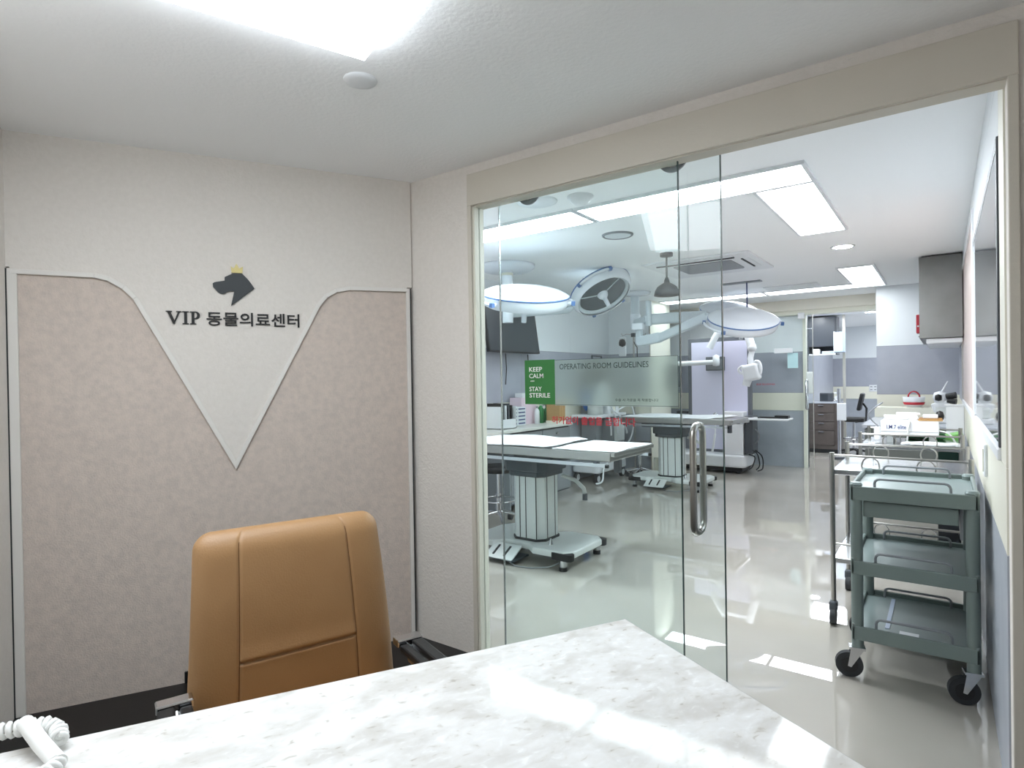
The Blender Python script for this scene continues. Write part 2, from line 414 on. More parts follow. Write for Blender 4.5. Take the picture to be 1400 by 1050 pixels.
light_panel('ceiling_light', 'big square white light panel in the ceiling above the desk', [P0, (P0[0]+dx*1.2, P0[1]+dy*1.2), (P0[0]+dx*1.2+ex*.62, P0[1]+dy*1.2+ey*.62), (P0[0]+ex*.62, P0[1]+ey*.62)], RC, 'panel_light_r', rim=.004, drop=.05)
def rect(x0, x1, y0, y1): return [(x0, y0), (x1, y0), (x1, y1), (x0, y1)]
LG = 'theatre ceiling light panels'
light_panel('light_panel', 'long bright ceiling strip ending at the corner nearest the open doorway', rect(-1.90, -.585, 3.36, 3.67), OC, 'panel_light_o', LG)
light_panel('light_panel', 'long bright ceiling strip at the left, behind the glass door leaf', rect(-3.30, -1.95, 3.36, 3.67), OC, 'panel_light_o', LG)
light_panel('light_panel', 'bright ceiling panel pointing away from the doorway, joined to the near strip', rect(-.885, -.585, 3.71, 5.05), OC, 'panel_light_m', LG)
light_panel('light_panel', 'bright ceiling panel beside the grey wall cabinet, pointing at the far strip', rect(-.865, -.565, 6.90, 8.16), OC, 'panel_light_f', LG)
light_panel('light_panel', 'far bright ceiling strip above the lavender panel machine', rect(-3.30, -1.92, 8.20, 8.51), OC, 'panel_light_f', LG)
light_panel('light_panel', 'far bright ceiling strip at the right, above the rear doorway', rect(-1.88, -.565, 8.20, 8.51), OC, 'panel_light_f', LG)
light_panel('light_panel', 'added square fill light panel in the rear room, unseen behind the door beam', rect(-1.75, -.85, 9.95, 10.75), 2.38, 'fill_light_b')  # added lamp, kept out of view, brightens the dark rear room
light_panel('light_panel', 'added fill light panel deeper in the rear room, hidden behind the striped wall', rect(-.72, -.10, 12.3, 13.6), 2.38, 'fill_light_b')  # second added lamp, hidden from the camera, lifts the rear wall
def downlight(loc, label, r=.07):
    t = thing('downlight', label, 'light', loc, 0, 'round ceiling downlights')
    MB().lathe([(r, 0), (r*1.25, 0), (r*1.25, -.006), (r, -.006), (r, 0)], 24).build('ring', 'white', t)
    MB().lathe([(0, -.004), (r, -.004), (r, -.001), (0, -.001)], 24, smooth=False).build('lamp', 'downlight', t)
downlight((-.69, 5.8, OC), 'round downlight in the ceiling to the right of the near light panels', .075)
downlight((-3.08, 5.72, OC), 'round downlight behind the tilted ring shaped lamp head', .075)
downlight((-1.80, 11.0, 2.38), 'round downlight above the dark wall cupboard in the rear room', .09)
downlight((-.95, 11.4, 2.38), 'round downlight in the rear room, at the edge of the white wall', .09)

# ------------------------------------------------------------------ reception furniture
t = thing('reception_desk', 'white speckled marble topped desk in the foreground', 'desk', (-.649, 1.359, 0), math.atan2(-.497, .868))
MB().box(0, 1.32, -1.68, 0, .715, .75).build('desktop', 'marble', t, .004)
bx('side_panel', 'white', t, .06, 1.26, -.09, -.055, 0, .715, .002)
bx('side_panel', 'white', t, .06, 1.26, -1.62, -1.585, 0, .715, .002)
bx('modesty_panel', 'white', t, .92, .95, -1.585, -.09, .08, .715, .002)

def make_chair():
    t = thing('office_chair', 'tan leather swivel chair with chrome arms behind the desk', 'chair', (-1.227, .888, 0), math.atan2(-.34, .94))
    Z0, Z1 = .42, .962
    nu, nv = 44, 40
    def hw(z):
        h = .280-.034*(z-Z0)/(Z1-Z0); r = .045; d = z-(Z1-r)
        return h if d <= 0 else h-r+math.sqrt(max(0, r*r-d*d))
    def cx(z): k = (z-Z0)/(Z1-Z0); return -.235-.055*k+.02*math.sin(k*math.pi)
    us = [math.sin((-1+2*i/nu)*math.pi/2) for i in range(nu+1)]
    us = sorted([u for u in us if min(abs(abs(u)-q) for q in (.556, .598)) > .05] + [s*(.577+d*.007) for s in (-1, 1) for d in range(-8, 9)]); nu = len(us)-1
    zs = [Z0+(Z1-Z0)*math.sin(math.pi/2*j/nv) for j in range(nv+1)]; zs = sorted([z for z in zs if abs(z-.632) > .018] + [.632+d*.0022 for d in range(-8, 9)]); nv = len(zs)-1
    fr, bk = [], []
    for z in zs:
        for u in us:
            y = u*hw(z); e = max(0, 1-abs(u)**7)**.5; ez = max(0, 1-max(0, (z-Z1+.06)/.06)**2)**.5
            th = .040*min(e, 1)*ez
            g = 0.
            g += .0042*math.exp(-((abs(u)-.577)*hw(z)/.0045)**2)
            if abs(u) < .575: g += .008*math.exp(-((z-.632)/.0045)**2) - (.004*math.exp(-((z-.642)/.02)**2))
            fr.append((cx(z)+th-g*(ez), y, z)); bk.append((cx(z)-th, y, z))
    n = nu+1; o = len(fr); fs = []
    for j in range(nv):
        for i in range(nu):
            a = j*n+i; fs.append((a, a+1, a+n+1, a+n)); fs.append((o+a+1, o+a, o+a+n, o+a+n+1))
    for j in range(nv): fs.append((j*n, (j+1)*n, o+(j+1)*n, o+j*n)); fs.append((j*n+nu, o+j*n+nu, o+(j+1)*n+nu, (j+1)*n+nu))
    for i in range(nu): fs.append((i, o+i, o+i+1, i+1)); fs.append((nv*n+i, nv*n+i+1, o+nv*n+i+1, o+nv*n+i))
    b = MB().add(fr+bk, fs, True).build('backrest', 'leather', t)
    for s in (-1, 1):
        MB().tube([(cx(z)+.0355-(.03*max(0, (z-Z1+.05)/.05)**2), s*.577*hw(z), z) for z in [Z0+.02+(Z1-.02-Z0)*i/30 for i in range(30)] if z < Z1-.012], .0010, 5).build('seam', 'stitch', b)
    MB().tube([(cx(.632)+.0335, -.15+.3*i/14, .632) for i in range(15)], .0012, 5).build('seam', 'stitch', b)
    MB().slab(rrect(-.25, .25, -.26, .26, .07), .42, .50).build('seat', 'leather', t, .025, 4)
    for s, nm in ((-1, 'armrest'), (1, 'armrest')):
        a = MB().box(-.20, -.16, min(s*.262, s*.342), max(s*.262, s*.342), .575, .596).build(nm, 'chrome', t, .004)
        bx('arm_pad', 'black', a, -.158, .14, min(s*.303, s*.34), max(s*.303, s*.34), .570, .592, .006)
        bx('arm_inner_pad', 'black', a, -.158, .02, min(s*.266, s*.294), max(s*.266, s*.294), .566, .586, .006)
        MB().tube([(-.18, s*.30, .58), (-.14, s*.298, .54), (.10, s*.298, .54), (.15, s*.29, .52), (.15, s*.285, .45), (.10, s*.22, .41)], .013, 10).build('arm_frame', 'chrome', a)
    MB().box(-.12, .12, -.12, .12, .385, .42).cyl((0, 0, .10), (0, 0, .40), .028).build('gas_lift', 'black', t)
    for k in range(5):
        a = 2*math.pi*k/5+.3; c, s = math.cos(a), math.sin(a)
        lg = MB().tube([(.0, 0, .115), (c*.15, s*.15, .105), (c*.30, s*.30, .075)], .02, 8).build('leg', 'chrome', t)
        MB().cyl((c*.30-s*.02, s*.30+c*.02, .03), (c*.30+s*.02, s*.30-c*.02, .03), .03).build('caster', 'rubber', lg)
    return t
make_chair()

# coiled cord on the desk corner
t = thing('telephone_cord', 'white coiled telephone cord with a straight sleeve on the desk edge', 'cord', (-1.20, .31, .75))
def helix(path, R, r, turns, n=10):
    P = [Vector(p) for p in path]; cum = [0]
    for a, b in zip(P, P[1:]): cum.append(cum[-1]+(b-a).length)
    out = []; N = turns*12
    for i in range(N+1):
        s = cum[-1]*i/N; k = max(j for j in range(len(P)-1) if cum[j] <= s+1e-9); u = (s-cum[k])/max(1e-9, cum[k+1]-cum[k])
        p = P[k].lerp(P[k+1], min(1, u)); tg = (P[k+1]-P[k]).normalized()
        if 0 < k: tg = (tg*(.5+.5*min(1, u*2)) + (P[k]-P[k-1]).normalized()*(.5-.5*min(1, u*2))).normalized()
        a = Vector((0, 0, 1)); a = (a-tg*a.dot(tg)).normalized(); b = tg.cross(a); an = 2*math.pi*i/12
        out.append(p+(a*math.cos(an)+b*math.sin(an))*R)
    return out
lp = lambda pts: [(x+1.20, y-.31, z-.75) for x, y, z in pts]
MB().tube(helix(lp([(-1.36, .20, .775), (-1.29, .28, .775), (-1.262, .318, .776), (-1.238, .345, .776), (-1.212, .352, .772), (-1.185, .345, .768)]), .010, .0042, 22), .0044, 6).build('coil', 'white_matte', t)
MB().tube(lp([(-1.252, .318, .787), (-1.24, .318, .787), (-1.19, .322, .772), (-1.13, .325, .764), (-1.122, .325, .764)]), .0125, 14).build('sleeve', 'white_matte', t)
MB().tube(helix(lp([(-1.125, .325, .766), (-1.112, .318, .765), (-1.105, .300, .765), (-1.12, .27, .765)]), .009, .004, 7), .0042, 6).build('coil', 'white_matte', t)

tag(MB().box(-.014, .014, -.012, .012, 0, .052).build('socket_box', 'black', None, .002), 'small black box at the foot of the beige panelled wall beside the chair', 'box')
bpy.data.objects['socket_box'].location = (-2.803+.0105, 1.307-.006, 0); bpy.data.objects['socket_box'].rotation_euler = (0, 0, AF)

# wall sign
t = thing('wall_sign', 'dark dog head emblem with gold crown over black clinic lettering on wall', 'sign', (BX, BY, 0), AF)
yb = -.0205
MB().prism([(-.938, 1.816), (-.930, 1.822), (-.921, 1.824), (-.889, 1.831), (-.888, 1.848), (-.855, 1.866), (-.813, 1.867), (-.791, 1.844), (-.775, 1.822), (-.762, 1.801), (-.863, 1.716), (-.849, 1.784), (-.866, 1.783), (-.879, 1.779), (-.888, 1.772), (-.899, 1.769), (-.909, 1.771), (-.918, 1.778), (-.937, 1.801)][::-1], yb-.008, yb).build('dog_emblem', 'emblem', t)
MB().prism([(-.859, 1.87), (-.862, 1.900), (-.849, 1.890), (-.838, 1.914), (-.826, 1.891), (-.810, 1.901), (-.813, 1.87)][::-1], yb-.008, yb).build('crown', 'crown_gold', t)
def serif_vip(x0, z0, h):
    m = MB(); y0, y1 = yb-.006, yb
    def P(poly): m.prism([(x0+x*h, z0+z*h) for x, z in poly], y0, y1)
    P([(0, 1), (.42, 1), (.42, .94), (.32, .93), (.58, .28), (.82, .93), (.70, .94), (.70, 1), (1.06, 1), (1.06, .94), (.96, .93), (.58, 0), (.48, 0), (.10, .93), (0, .94)][::-1])
    P([(1.12, 0), (1.12, .06), (1.24, .08), (1.24, .92), (1.12, .94), (1.12, 1), (1.56, 1), (1.56, .94), (1.44, .92), (1.44, .08), (1.56, .06), (1.56, 0)][::-1])
    P([(1.64, 0), (1.64, .06), (1.75, .08), (1.75, .92), (1.64, .94), (1.64, 1), (1.75, 1), (1.95, 1), (1.95, .08), (2.07, .06), (2.07, 0)][::-1])
    ring = arc(2.05, .71, .29, 90, -90, 12); inn = arc(2.05, .71, .18, 90, -90, 12)
    P([(1.95, 1)]+ring+[(1.95, .42), (1.95, .48)]+[(2.05, .50)]+inn[::-1][0:0]+[(2.05, .50)][0:0]+[(x*.0+2.0+(x-2.05)*.62, z) for x, z in arc(2.05, .71, .21, -90, 90, 12)]+[(1.95, .92)])
    return m
serif_vip(-1.128, 1.626, .058).build('lettering', 'ink', t)
text('lettering', '동물의료센터', 'ink', t, -.966, 1.622, yb, w=.402, h=.064, depth=.006, thick=.014)

tag(MB().lathe([(0, -.009), (.035, -.009), (.055, -.005), (.058, 0)], 28).build('smoke_detector', 'white'), 'white disc detector on ceiling just below the big light panel', 'detector')
bpy.data.objects['smoke_detector'].location = (-1.63, 1.375, RC)

# ------------------------------------------------------------------ glass front
def pane(name, parent, x0, x1, y0, y1, z0, z1, gm='glass'):
    o = MB().box(x0, x1, y0, y1, z0, z1).build(name, gm, parent)
    return o
fx = thing('fixed_glass_panel', 'fixed clear glass panel with green sign, left of the doorway', 'glass panel', (-1.34, 2.275, 0))
pane('pane', fx, -1.838+1.34, -.836+1.34, -.005, .005, 0.002, OZ-.004)
for x in (-.8365,): MB().box(x+1.34, x+1.34+.0035, -.0052, .0052, .002, OZ-.004).build('edge', 'glass_edge', fx)
sd = thing('sliding_glass_door', 'clear sliding glass door leaf with steel pull handle, slid open to left', 'door', (-1.22, 2.333, 0))
ox = 1.22
pane('pane', sd, -1.757+ox, -.690+ox, -.005, .005, .008, 2.235)
MB().box(-.690+ox, -.6865+ox, -.0052, .0052, .008, 2.235).build('edge', 'glass_edge', sd)
MB().box(-1.7605+ox, -1.757+ox, -.0052, .0052, .008, 2.235).build('edge', 'steel_bright', sd)
for x in (-1.572, -.872):
    r = MB(T(x+ox, 0, 2.236)).cyl((0, -.016, 0), (0, -.006, 0), .062, n=28).build('roller', 'mid_grey', sd, .004)
    MB(T(x+ox, 0, 2.236)).cyl((0, -.019, .0), (0, -.0165, .0), .044, n=24).build('roller_cap', 'steel_bright', r)
    bx('roller_hanger', 'mid_grey', r, x+ox-.03, x+ox+.03, -.02, -.006, 2.232, 2.26)
def pull(yo, s):
    x0 = -.790+ox; z0, z1 = .735, 1.160; d = .058
    pts = [(x0, s*.004, z1-.018)] + [(x0, s*(d-.03+.03*math.sin(a)), z1-.018-.03*(1-math.cos(a)) if False else z1-.03+.03*math.cos(a)-.0) for a in [math.radians(q) for q in (0, 30, 60, 90)]]
    pts = [(x0, s*.004, z1)] + [(x0, s*(d-.045+.045*math.sin(math.radians(q))), z1-.045+.045*math.cos(math.radians(q))) for q in (0, 22, 45, 67, 90)] + \
          [(x0, s*(d-.045+.045*math.cos(math.radians(q))), z0+.045-.045*math.sin(math.radians(q))) for q in (0, 22, 45, 67, 90)] + [(x0, s*.004, z0)]
    return MB().tube(pts, .0135, 14)
pull(0, -1).build('pull_handle', 'steel', sd)
pull(0, 1).build('pull_handle', 'steel', sd)
# sign films on the fixed panel
sg = thing('operating_room_sign', 'green and frosted keep calm notice stuck on the glass panel', 'sign', (-1.21, 2.2695, 0))
sx = 1.21
def tilt(p): return p
bx('green_film', 'green_sign', sg, -1.574+sx, -1.411+sx, -.0012, -.0002, 1.237, 1.440)
bx('frosted_film', 'frosted_film', sg, -1.4105+sx, -.842+sx, -.0012, -.0002, 1.233, 1.437)
fb = MB(); fb.box(-1.411+sx, -.842+sx, -.0016, -.0012, 1.2355, 1.237); fb.box(-1.411+sx, -.842+sx, -.0016, -.0012, 1.4355, 1.437); fb.box(-.8435+sx, -.842+sx, -.0016, -.0012, 1.233, 1.437)
fb.build('film_border', 'sign_ink', sg)
for s_, z_, w_, h_ in (('KEEP', 1.387, .071, .021), ('CALM', 1.357, .077, .021), ('AND', 1.341, .022, .006), ('STAY', 1.297, .068, .021), ('STERILE', 1.268, .112, .021)):
    text('lettering', s_, 'white_matte', sg, -1.549+sx+(.006 if s_ == 'AND' else 0), z_, -.0014, w=w_, h=h_, depth=.0004, thick=.012)
text('lettering', 'OPERATING ROOM GUIDELINES', 'sign_ink', sg, -1.385+sx, 1.394, -.0014, w=.42, h=.024, depth=.0004)
text('lettering', '수술 시 가운을 꼭 착용합니다', 'sign_ink', sg, -1.115+sx, 1.254, -.0014, w=.19, h=.012, depth=.0004)
rt = text('warning_lettering', '허가없이 출입을 금합니다', 'red_text', None, -1.43, 1.150, 2.2695, w=.405, h=.036, depth=.0006, thick=.012)
tag(rt, 'red Korean warning lettering on the glass below the green notice', 'lettering')

# ------------------------------------------------------------------ operating tables
def caster_feet(parent, pts, r=.03):
    for x, y in pts:
        c = MB().cyl((x, y, .0), (x, y, .028), r, r*.95, 18).build('foot', 'black', parent)
        MB().cyl((x, y, .028), (x, y, .075), r*.85, r*.85, 18).build('foot_collar', 'steel_bright', c)
def make_table():
    t = thing('operating_table', '', 'operating table', (0, 0, 0), 0, 'operating tables')
    b = MB().slab([(-.46, -.16), (-.40, -.27), (-.22, -.27), (-.16, -.2), (.06, -.2), (.14, -.27), (.40, -.27), (.46, -.20), (.46, .20), (.40, .27), (.14, .27), (.06, .2), (-.16, .2), (-.22, .27), (-.40, .27), (-.46, .16)], .085, .135).build('base', 'table_grey', t, .012, 3)
    for sx_ in (-1, 1):
        for sy_ in (-1, 1):
            MB().slab(rrect(min(sx_*.30, sx_*.47), max(sx_*.30, sx_*.47), min(sy_*.21, sy_*.285), max(sy_*.21, sy_*.285), .03), .075, .125).build('corner_bumper', 'black', b, .006)
    caster_feet(t, [(.39, -.25), (.39, .25), (-.39, -.25), (-.39, .25)])
    def oct_(h, c): return [(-h+c, -h), (h-c, -h), (h, -h+c), (h, h-c), (h-c, h), (-h+c, h), (-h, h-c), (-h, -h+c)]
    MB().slab(oct_(.150, .055), .135, .152).build('pedestal_foot', 'groove', t)
    cl = MB().slab(oct_(.140, .05), .152, .64).build('pedestal', 'table_grey', t)
    for x in (-.055, .0, .093):
        MB().box(x-.004, x+.004, -.1415, -.139, .153, .64).build('groove', 'groove', cl)
    for y in (-.06, .05):
        MB().box(.139, .1415, y-.004, y+.004, .153, .64).build('groove', 'groove', cl)
    MB().slab(oct_(.17, .05), .62, .66).slab(oct_(.19, .05), .66, .75).build('shroud', 'shroud', t, .008)
    bx('rail_block', 'shroud', t, -.30, .30, -.24, .26, .745, .80, .01)
    top = bx('tabletop', 'steel', t, -.55, .80, -.31, .34, .80, .862, .006)
    bx('table_joint', 'groove', top, .272, .332, -.308, .338, .862, .8635)
    bx('tabletop_lip', 'steel', t, .80, .83, -.31, .34, .835, .862, .004)
    for y in (-.335, .365):
        r_ = bx('side_rail', 'steel_bright', t, -.50, .78, y-.004, y+.004, .765, .79, .002)
        for x in (-.4, .0, .7): bx('rail_spacer', 'dark_grey', r_, x-.015, x+.015, min(y, y*.9), max(y, y*.9), .77, .80)
        MB().cyl((.78, y-.008, .777), (.80, y-.008, .777), .012).build('rail_end', 'black', r_)
    bx('bracket', 'dark_grey', t, .69, .735, -.05, .0, .69, .80, .006)
    MB().box(-.02, .24, -.20, .0, 0, .012, Rot(0, 'X')).build('pedal_seat', 'shroud', t).location = (-.20, -.17, .03)
    pd = MB(T(-.1, -.30, .075) @ Rot(28, 'X')).box(-.125, .125, -.08, .08, -.006, .006).build('foot_pedal', 'table_grey', t, .004)
    for x in (-.06, .04): MB(T(-.1, -.30, .075) @ Rot(28, 'X')).box(x-.008, x+.008, -.05, .05, .006, .011).build('pedal_slot', 'black', pd)
    MB().tube([(.14, .16, .60), (.24, .20, .56), (.30, .22, .50), (.31, .22, .46)], .016, 10).build('crank_arm', 'table_grey', t)
    MB().cyl((.31, .22, .41), (.31, .22, .46), .02).build('crank_knob', 'dark_grey', t)
    MB().cyl((.22, -.14, .135), (.22, -.14, .18), .018, .006).build('lock_pin', 'steel_bright', t)
    MB().tube([(-.05, -.33, .03), (.05, -.36, .006), (.18, -.34, .006), (.30, -.28, .02), (.36, -.22, .05)], .005, 6).build('pedal_cord', 'mid_grey', t)
    return t
tb1 = make_table(); place(tb1, (-2.57, 3.83, 0), 'nearer operating table with steel top and pale grooved pedestal')
tb2 = copy_tree(tb1); place(tb2, (-2.74, 7.13, 0), 'farther operating table, seen behind the door pull handle')
def sheet(name, pts, z, seed, th=.006, wav=.006):
    """draped paper: quad pts (4 corners) subdivided with folds"""
    rn = random.Random(seed); n = 16; V = []; ph = [rn.uniform(0, 6) for _ in range(6)]
    a, b, c, d = [Vector((p[0], p[1], 0)) for p in pts]
    for layer in (0, 1):
        for j in range(n+1):
            for i in range(n+1):
                u, v = i/n, j/n
                p = a.lerp(b, u).lerp(d.lerp(c, u), v)
                ed = 1 if 0 < i < n and 0 < j < n else .3
                h = wav*(abs(math.sin(u*5+ph[0]+v*2))*.6+abs(math.sin(v*7+ph[1]))*.4)*ed
                p.x += .012*math.sin(v*9+ph[2])*(i in (0, n)); p.y += .012*math.sin(u*8+ph[3])*(j in (0, n))
                V.append((p.x, p.y, z+h+(th if layer else 0)))
    m = n+1; o = m*m; F = []
    for j in range(n):
        for i in range(n):
            k = j*m+i; F.append((o+k, o+k+1, o+k+m+1, o+k+m)); F.append((k, k+m, k+m+1, k+1))
    for i in range(n):
        F.append((i, i+1, o+i+1, o+i)); k = n*m+i; F.append((k+1, k, o+k, o+k+1))
        k = i*m; F.append((k+m, k, o+k, o+k+m)); k = i*m+n; F.append((k, k+m, o+k+m, o+k))
    return MB().add(V, F, True).build(name, 'drape')
tag(sheet('table_drape', [(-3.11, 3.53), (-2.30, 3.53), (-2.30, 4.16), (-3.11, 4.16)], .863, 1, .008, .022), 'thicker white paper sheet on left part of nearer operating table', 'sheet', 'paper sheets on the tables')
tag(sheet('table_drape', [(-2.235, 3.53), (-1.75, 3.53), (-1.75, 4.14), (-2.235, 4.15)], .863, 2, .004, .006), 'flat white paper sheet on right end of nearer operating table', 'sheet', 'paper sheets on the tables')
tag(sheet('table_drape', [(-3.28, 6.84), (-2.18, 6.84), (-2.02, 7.44), (-3.28, 7.44)], .863, 3, .008, .02), 'white paper sheet covering the farther operating table', 'sheet', 'paper sheets on the tables')

# ------------------------------------------------------------------ surgical lights
def lamp_head(parent, name, p, n_up, R, under=True, twist=0., ring=False):
    M = frame_to(p, n_up) @ Rot(twist, 'Z')
    h = MB(M).lathe([(0, .075*R/.36), (R*.30, .072*R/.36), (R*.33, .069*R/.36), (R*.62, .058*R/.36), (R*.80, .042*R/.36), (R*.95, .018), (R, .008)], 40).lathe([(R, -.008), (R*.985, -.05), (R*.94, -.085), (R*.86, -.10)], 40).build(name, 'lamp_shell', parent)
    MB(M).lathe([(R*1.0, .008), (R*1.012, .006), (R*1.012, -.006), (R, -.008)], 40).build('blue_band', 'lamp_blue', h)
    MB(M).lathe([(R*.86, -.085), (R*.80, -.078), (R*.76, -.07), (R*.76, -.06)], 40).build('lens_rim', 'lamp_under', h)
    MB(M).lathe([(0, -.062), (R*.76, -.062)], 40, smooth=False).build('lens', 'lamp_lens', h)
    g = MB(M); g.cyl((0, 0, -.06), (0, 0, -.09), .06, .05); g.cyl((0, 0, -.09), (0, 0, -.12), .05, .026); g.cyl((0, 0, -.12), (0, 0, -.23), .024, .021)
    g.build('sterile_handle', 'lamp_shell', h)
    for a in (0, 180):
        Q = M @ Rot(a, 'Z'); gm = MB(Q)
        ar = [(R*1.10*math.cos(math.radians(q)), R*1.10*math.sin(math.radians(q)), -.045) for q in range(-28, 29, 7)]
        gm.tube([(R*.95*math.cos(math.radians(-28)), R*.95*math.sin(math.radians(-28)), -.045)]+ar+[(R*.95*math.cos(math.radians(28)), R*.95*math.sin(math.radians(28)), -.045)], .014, 8)
        gm.build('grip', 'lamp_shell', h)
        for q in (-28, 28): MB(Q).box(R*1.10-.016, R*1.10+.015, -.016, .016, -.062, -.028, Rot(q, 'Z')).build('grip_cap', 'lamp_blue', h)
    for k in range(3):
        MB(M @ Rot(60+k*120, 'Z')).box(R*.2, R*.74, -.006, .006, -.07, -.063).build('lens_divider', 'lamp_under', h)
    return h
t = thing('surgical_light', 'twin head surgical ceiling light over the nearer operating table', 'surgical light', (0, 0, 0), 0, 'surgical lights')
t.location = (-3.38, 4.6, OC)
I1 = T(3.38, -4.6, -OC)
MB().lathe([(0, 0), (.27, 0), (.265, -.03), (.22, -.055), (.06, -.06), (0, -.06)], 36).build('ceiling_canopy', 'lamp_shell', t)
MB().cyl((0, 0, -.055), (0, 0, -.55), .052, n=20).build('column', 'lamp_shell', t)
MB().lathe([(.056, -.075), (.056, -.10), (.052, -.10)], 20).build('collar', 'ivory', t)
MB(I1).tube([(-3.38, 4.6, 2.08), (-3.10, 4.32, 2.08), (-3.02, 4.22, 2.07)], .034, 12).build('arm', 'lamp_under', t)
MB(I1).tube([(-3.38, 4.6, 1.98), (-3.12, 5.3, 2.06), (-3.10, 5.55, 2.20), (-2.95, 5.62, 2.28)], .034, 12).build('arm', 'lamp_under', t)
vA = (Vector((-2.75, 4.0, 2.05))-Vector((0, 0, CAMH))).normalized()
lamp_head(t, 'lamp_head', (I1 @ Vector((-2.76, 4.0, 2.045))), (Vector((0, 0, 1)) + Vector((.588, -.809, 0))*.31 + Vector((.809, .588, 0))*.06), .36, twist=10)
vB = (Vector((-2.84, 5.5, 2.22))-Vector((0, 0, CAMH))).normalized()
nB = -(vB*-.5 + cr*.42 - cu*.76)
lamp_head(t, 'lamp_head', (I1 @ (Vector((-2.84, 5.5, 2.235)) + nB.normalized()*.04)), nB, .33, twist=40)
t = thing('surgical_light', 'twin head surgical light on white jointed arms beyond the glass edge', 'surgical light', (-3.2, 7.12, OC), 0, 'surgical lights')
I2 = T(3.2, -7.12, -OC)
MB().lathe([(0, 0), (.2, 0), (.19, -.03), (.06, -.05), (0, -.05)], 30).build('ceiling_canopy', 'lamp_shell', t)
MB().cyl((0, 0, -.04), (0, 0, -.34), .055, n=20).build('column', 'lamp_under', t)
MB().lathe([(.058, -.28), (.065, -.29), (.065, -.46), (.05, -.47), (0, -.47)], 20).build('swivel', 'lamp_shell', t)
def beam(m, a, b, w, h):
    a = Vector(a); b = Vector(b); d = b-a; q = d.to_track_quat('X', 'Z').to_matrix().to_4x4()
    m.box(0, d.length, -w/2, w/2, -h/2, h/2, Matrix.Translation(a) @ q); return m
m = MB(I2); m.cyl((-2.88, 6.8, 1.98), (-2.88, 6.8, 2.28), .034, n=14); beam(m, (-2.94, 6.82, 2.06), (-2.36, 7.3, 2.10), .11, .13); beam(m, (-3.2, 7.12, 2.06), (-2.88, 6.8, 2.06), .09, .09)
m.build('arm', 'lamp_under', t, .02, 3)
m = MB(I2); beam(m, (-3.0, 6.75, 1.79), (-2.70, 6.72, 1.83), .08, .12); beam(m, (-2.72, 6.72, 1.82), (-2.12, 6.66, 2.03), .07, .10); m.box(-3.02, -2.95, 6.71, 6.79, 1.75, 2.02)
m.build('arm', 'lamp_under', t, .015, 3)
m = MB(I2); m.box(-3.04, -2.90, 6.66, 6.72, 1.93, 2.01, None); m.build('control_box', 'lamp_shell', t, .01)
lamp_head(t, 'lamp_head', I2 @ Vector((-1.73, 6.60, 1.965)), Vector((0, 0, 1)) + Vector((.2588, -.966, 0))*.42 + Vector((.35, -.3, 0))*.12 + Vector((.809, .588, 0))*.09, .36, twist=20)
lamp_head(t, 'lamp_head', I2 @ Vector((-2.20, 7.75, 2.20)), Vector((0, 0, 1)) + Vector((.588, -.809, 0))*.42, .36, twist=20)
m = MB(I2); m.tube([(-2.14, 6.66, 2.02), (-2.06, 6.63, 2.0), (-2.0, 6.62, 1.955)], .03, 10); m.tube([(-2.36, 7.3, 2.10), (-2.36, 7.42, 2.12), (-2.4, 7.5, 2.16)], .03, 10); m.build('joint', 'lamp_shell', t)

# ------------------------------------------------------------------ ceiling fittings in the theatre
t = thing('air_conditioner', 'square white ceiling cassette air conditioner in middle of theatre ceiling', 'air conditioner', (-1.86, 5.88, OC))
MB().slab(rrect(-.50, .50, -.48, .48, .02), -.02, 0).build('panel', 'white', t, .006)
MB().slab(rrect(-.28, .28, -.24, .26, .04), -.026, -.02).build('grille', 'mid_grey', t)
m = MB(); m.box(-.34, .34, -.365, -.340, -.032, -.02); m.box(-.40, -.34, -.345, -.325, -.028, -.02)
m.build('air_slot_shade', 'groove', t)  # dark strips put in the shade of the louvre slots
MB().box(.37, .385, -.24, .22, -.028, -.02).build('air_slot_shade', 'groove', t)
bx('louver', 'white', t, .395, .44, -.24, .22, -.026, -.02, .002)
bx('louver', 'white', t, -.34, .34, -.43, -.37, -.026, -.02, .002)
t = thing('pendant_lamp', 'small dark grey bell shaped pendant lamp on a thin rod', 'lamp', (-1.97, 5.06, OC))
MB().lathe([(0, 0), (.055, 0), (.055, -.03), (0, -.035)], 20).build('canopy', 'pendant_grey', t)
MB().cyl((0, 0, -.03), (0, 0, -.24), .009, n=8).build('rod', 'pendant_grey', t)
MB().lathe([(.012, -.215), (.022, -.24), (.026, -.262), (.05, -.275), (.085, -.30), (.105, -.335), (.112, -.375), (.106, -.375), (.08, -.31), (.0, -.28)], 28).build('shade', 'pendant_grey', t)
tag(MB(T(-2.02, 3.07, OC)).lathe([(0, -.012), (.11, -.012), (.125, -.006), (.127, 0)], 32).build('ceiling_speaker', 'panel_white'), 'flat round ceiling plate beside the left door roller', 'speaker', 'round ceiling plates')
tag(MB(T(-1.76, 3.15, OC)).lathe([(0, -.05), (.04, -.048), (.06, -.03), (.065, -.012), (.08, -.008), (.08, 0)], 28).build('fire_detector', 'white'), 'dome shaped detector on ceiling right of the flat round plate', 'detector')
t = thing('ceiling_speaker', 'round ceiling speaker with grey rim behind the near light strip', 'speaker', (-2.01, 4.17, OC), 0, 'round ceiling plates')
MB().lathe([(0, -.008), (.10, -.008)], 30, smooth=False).build('grille', 'panel_white', t)
MB().lathe([(.10, -.007), (.108, -.014), (.118, -.008), (.12, 0)], 30).build('rim', 'mid_grey', t)
t = thing('ceiling_hanger', 'thin dark rod with small cross bar hanging above lamp head', 'hanger', (-1.84, 7.2, OC))
MB().cyl((0, 0, 0), (0, 0, -.44), .008, n=8).build('rod', 'navy', t)
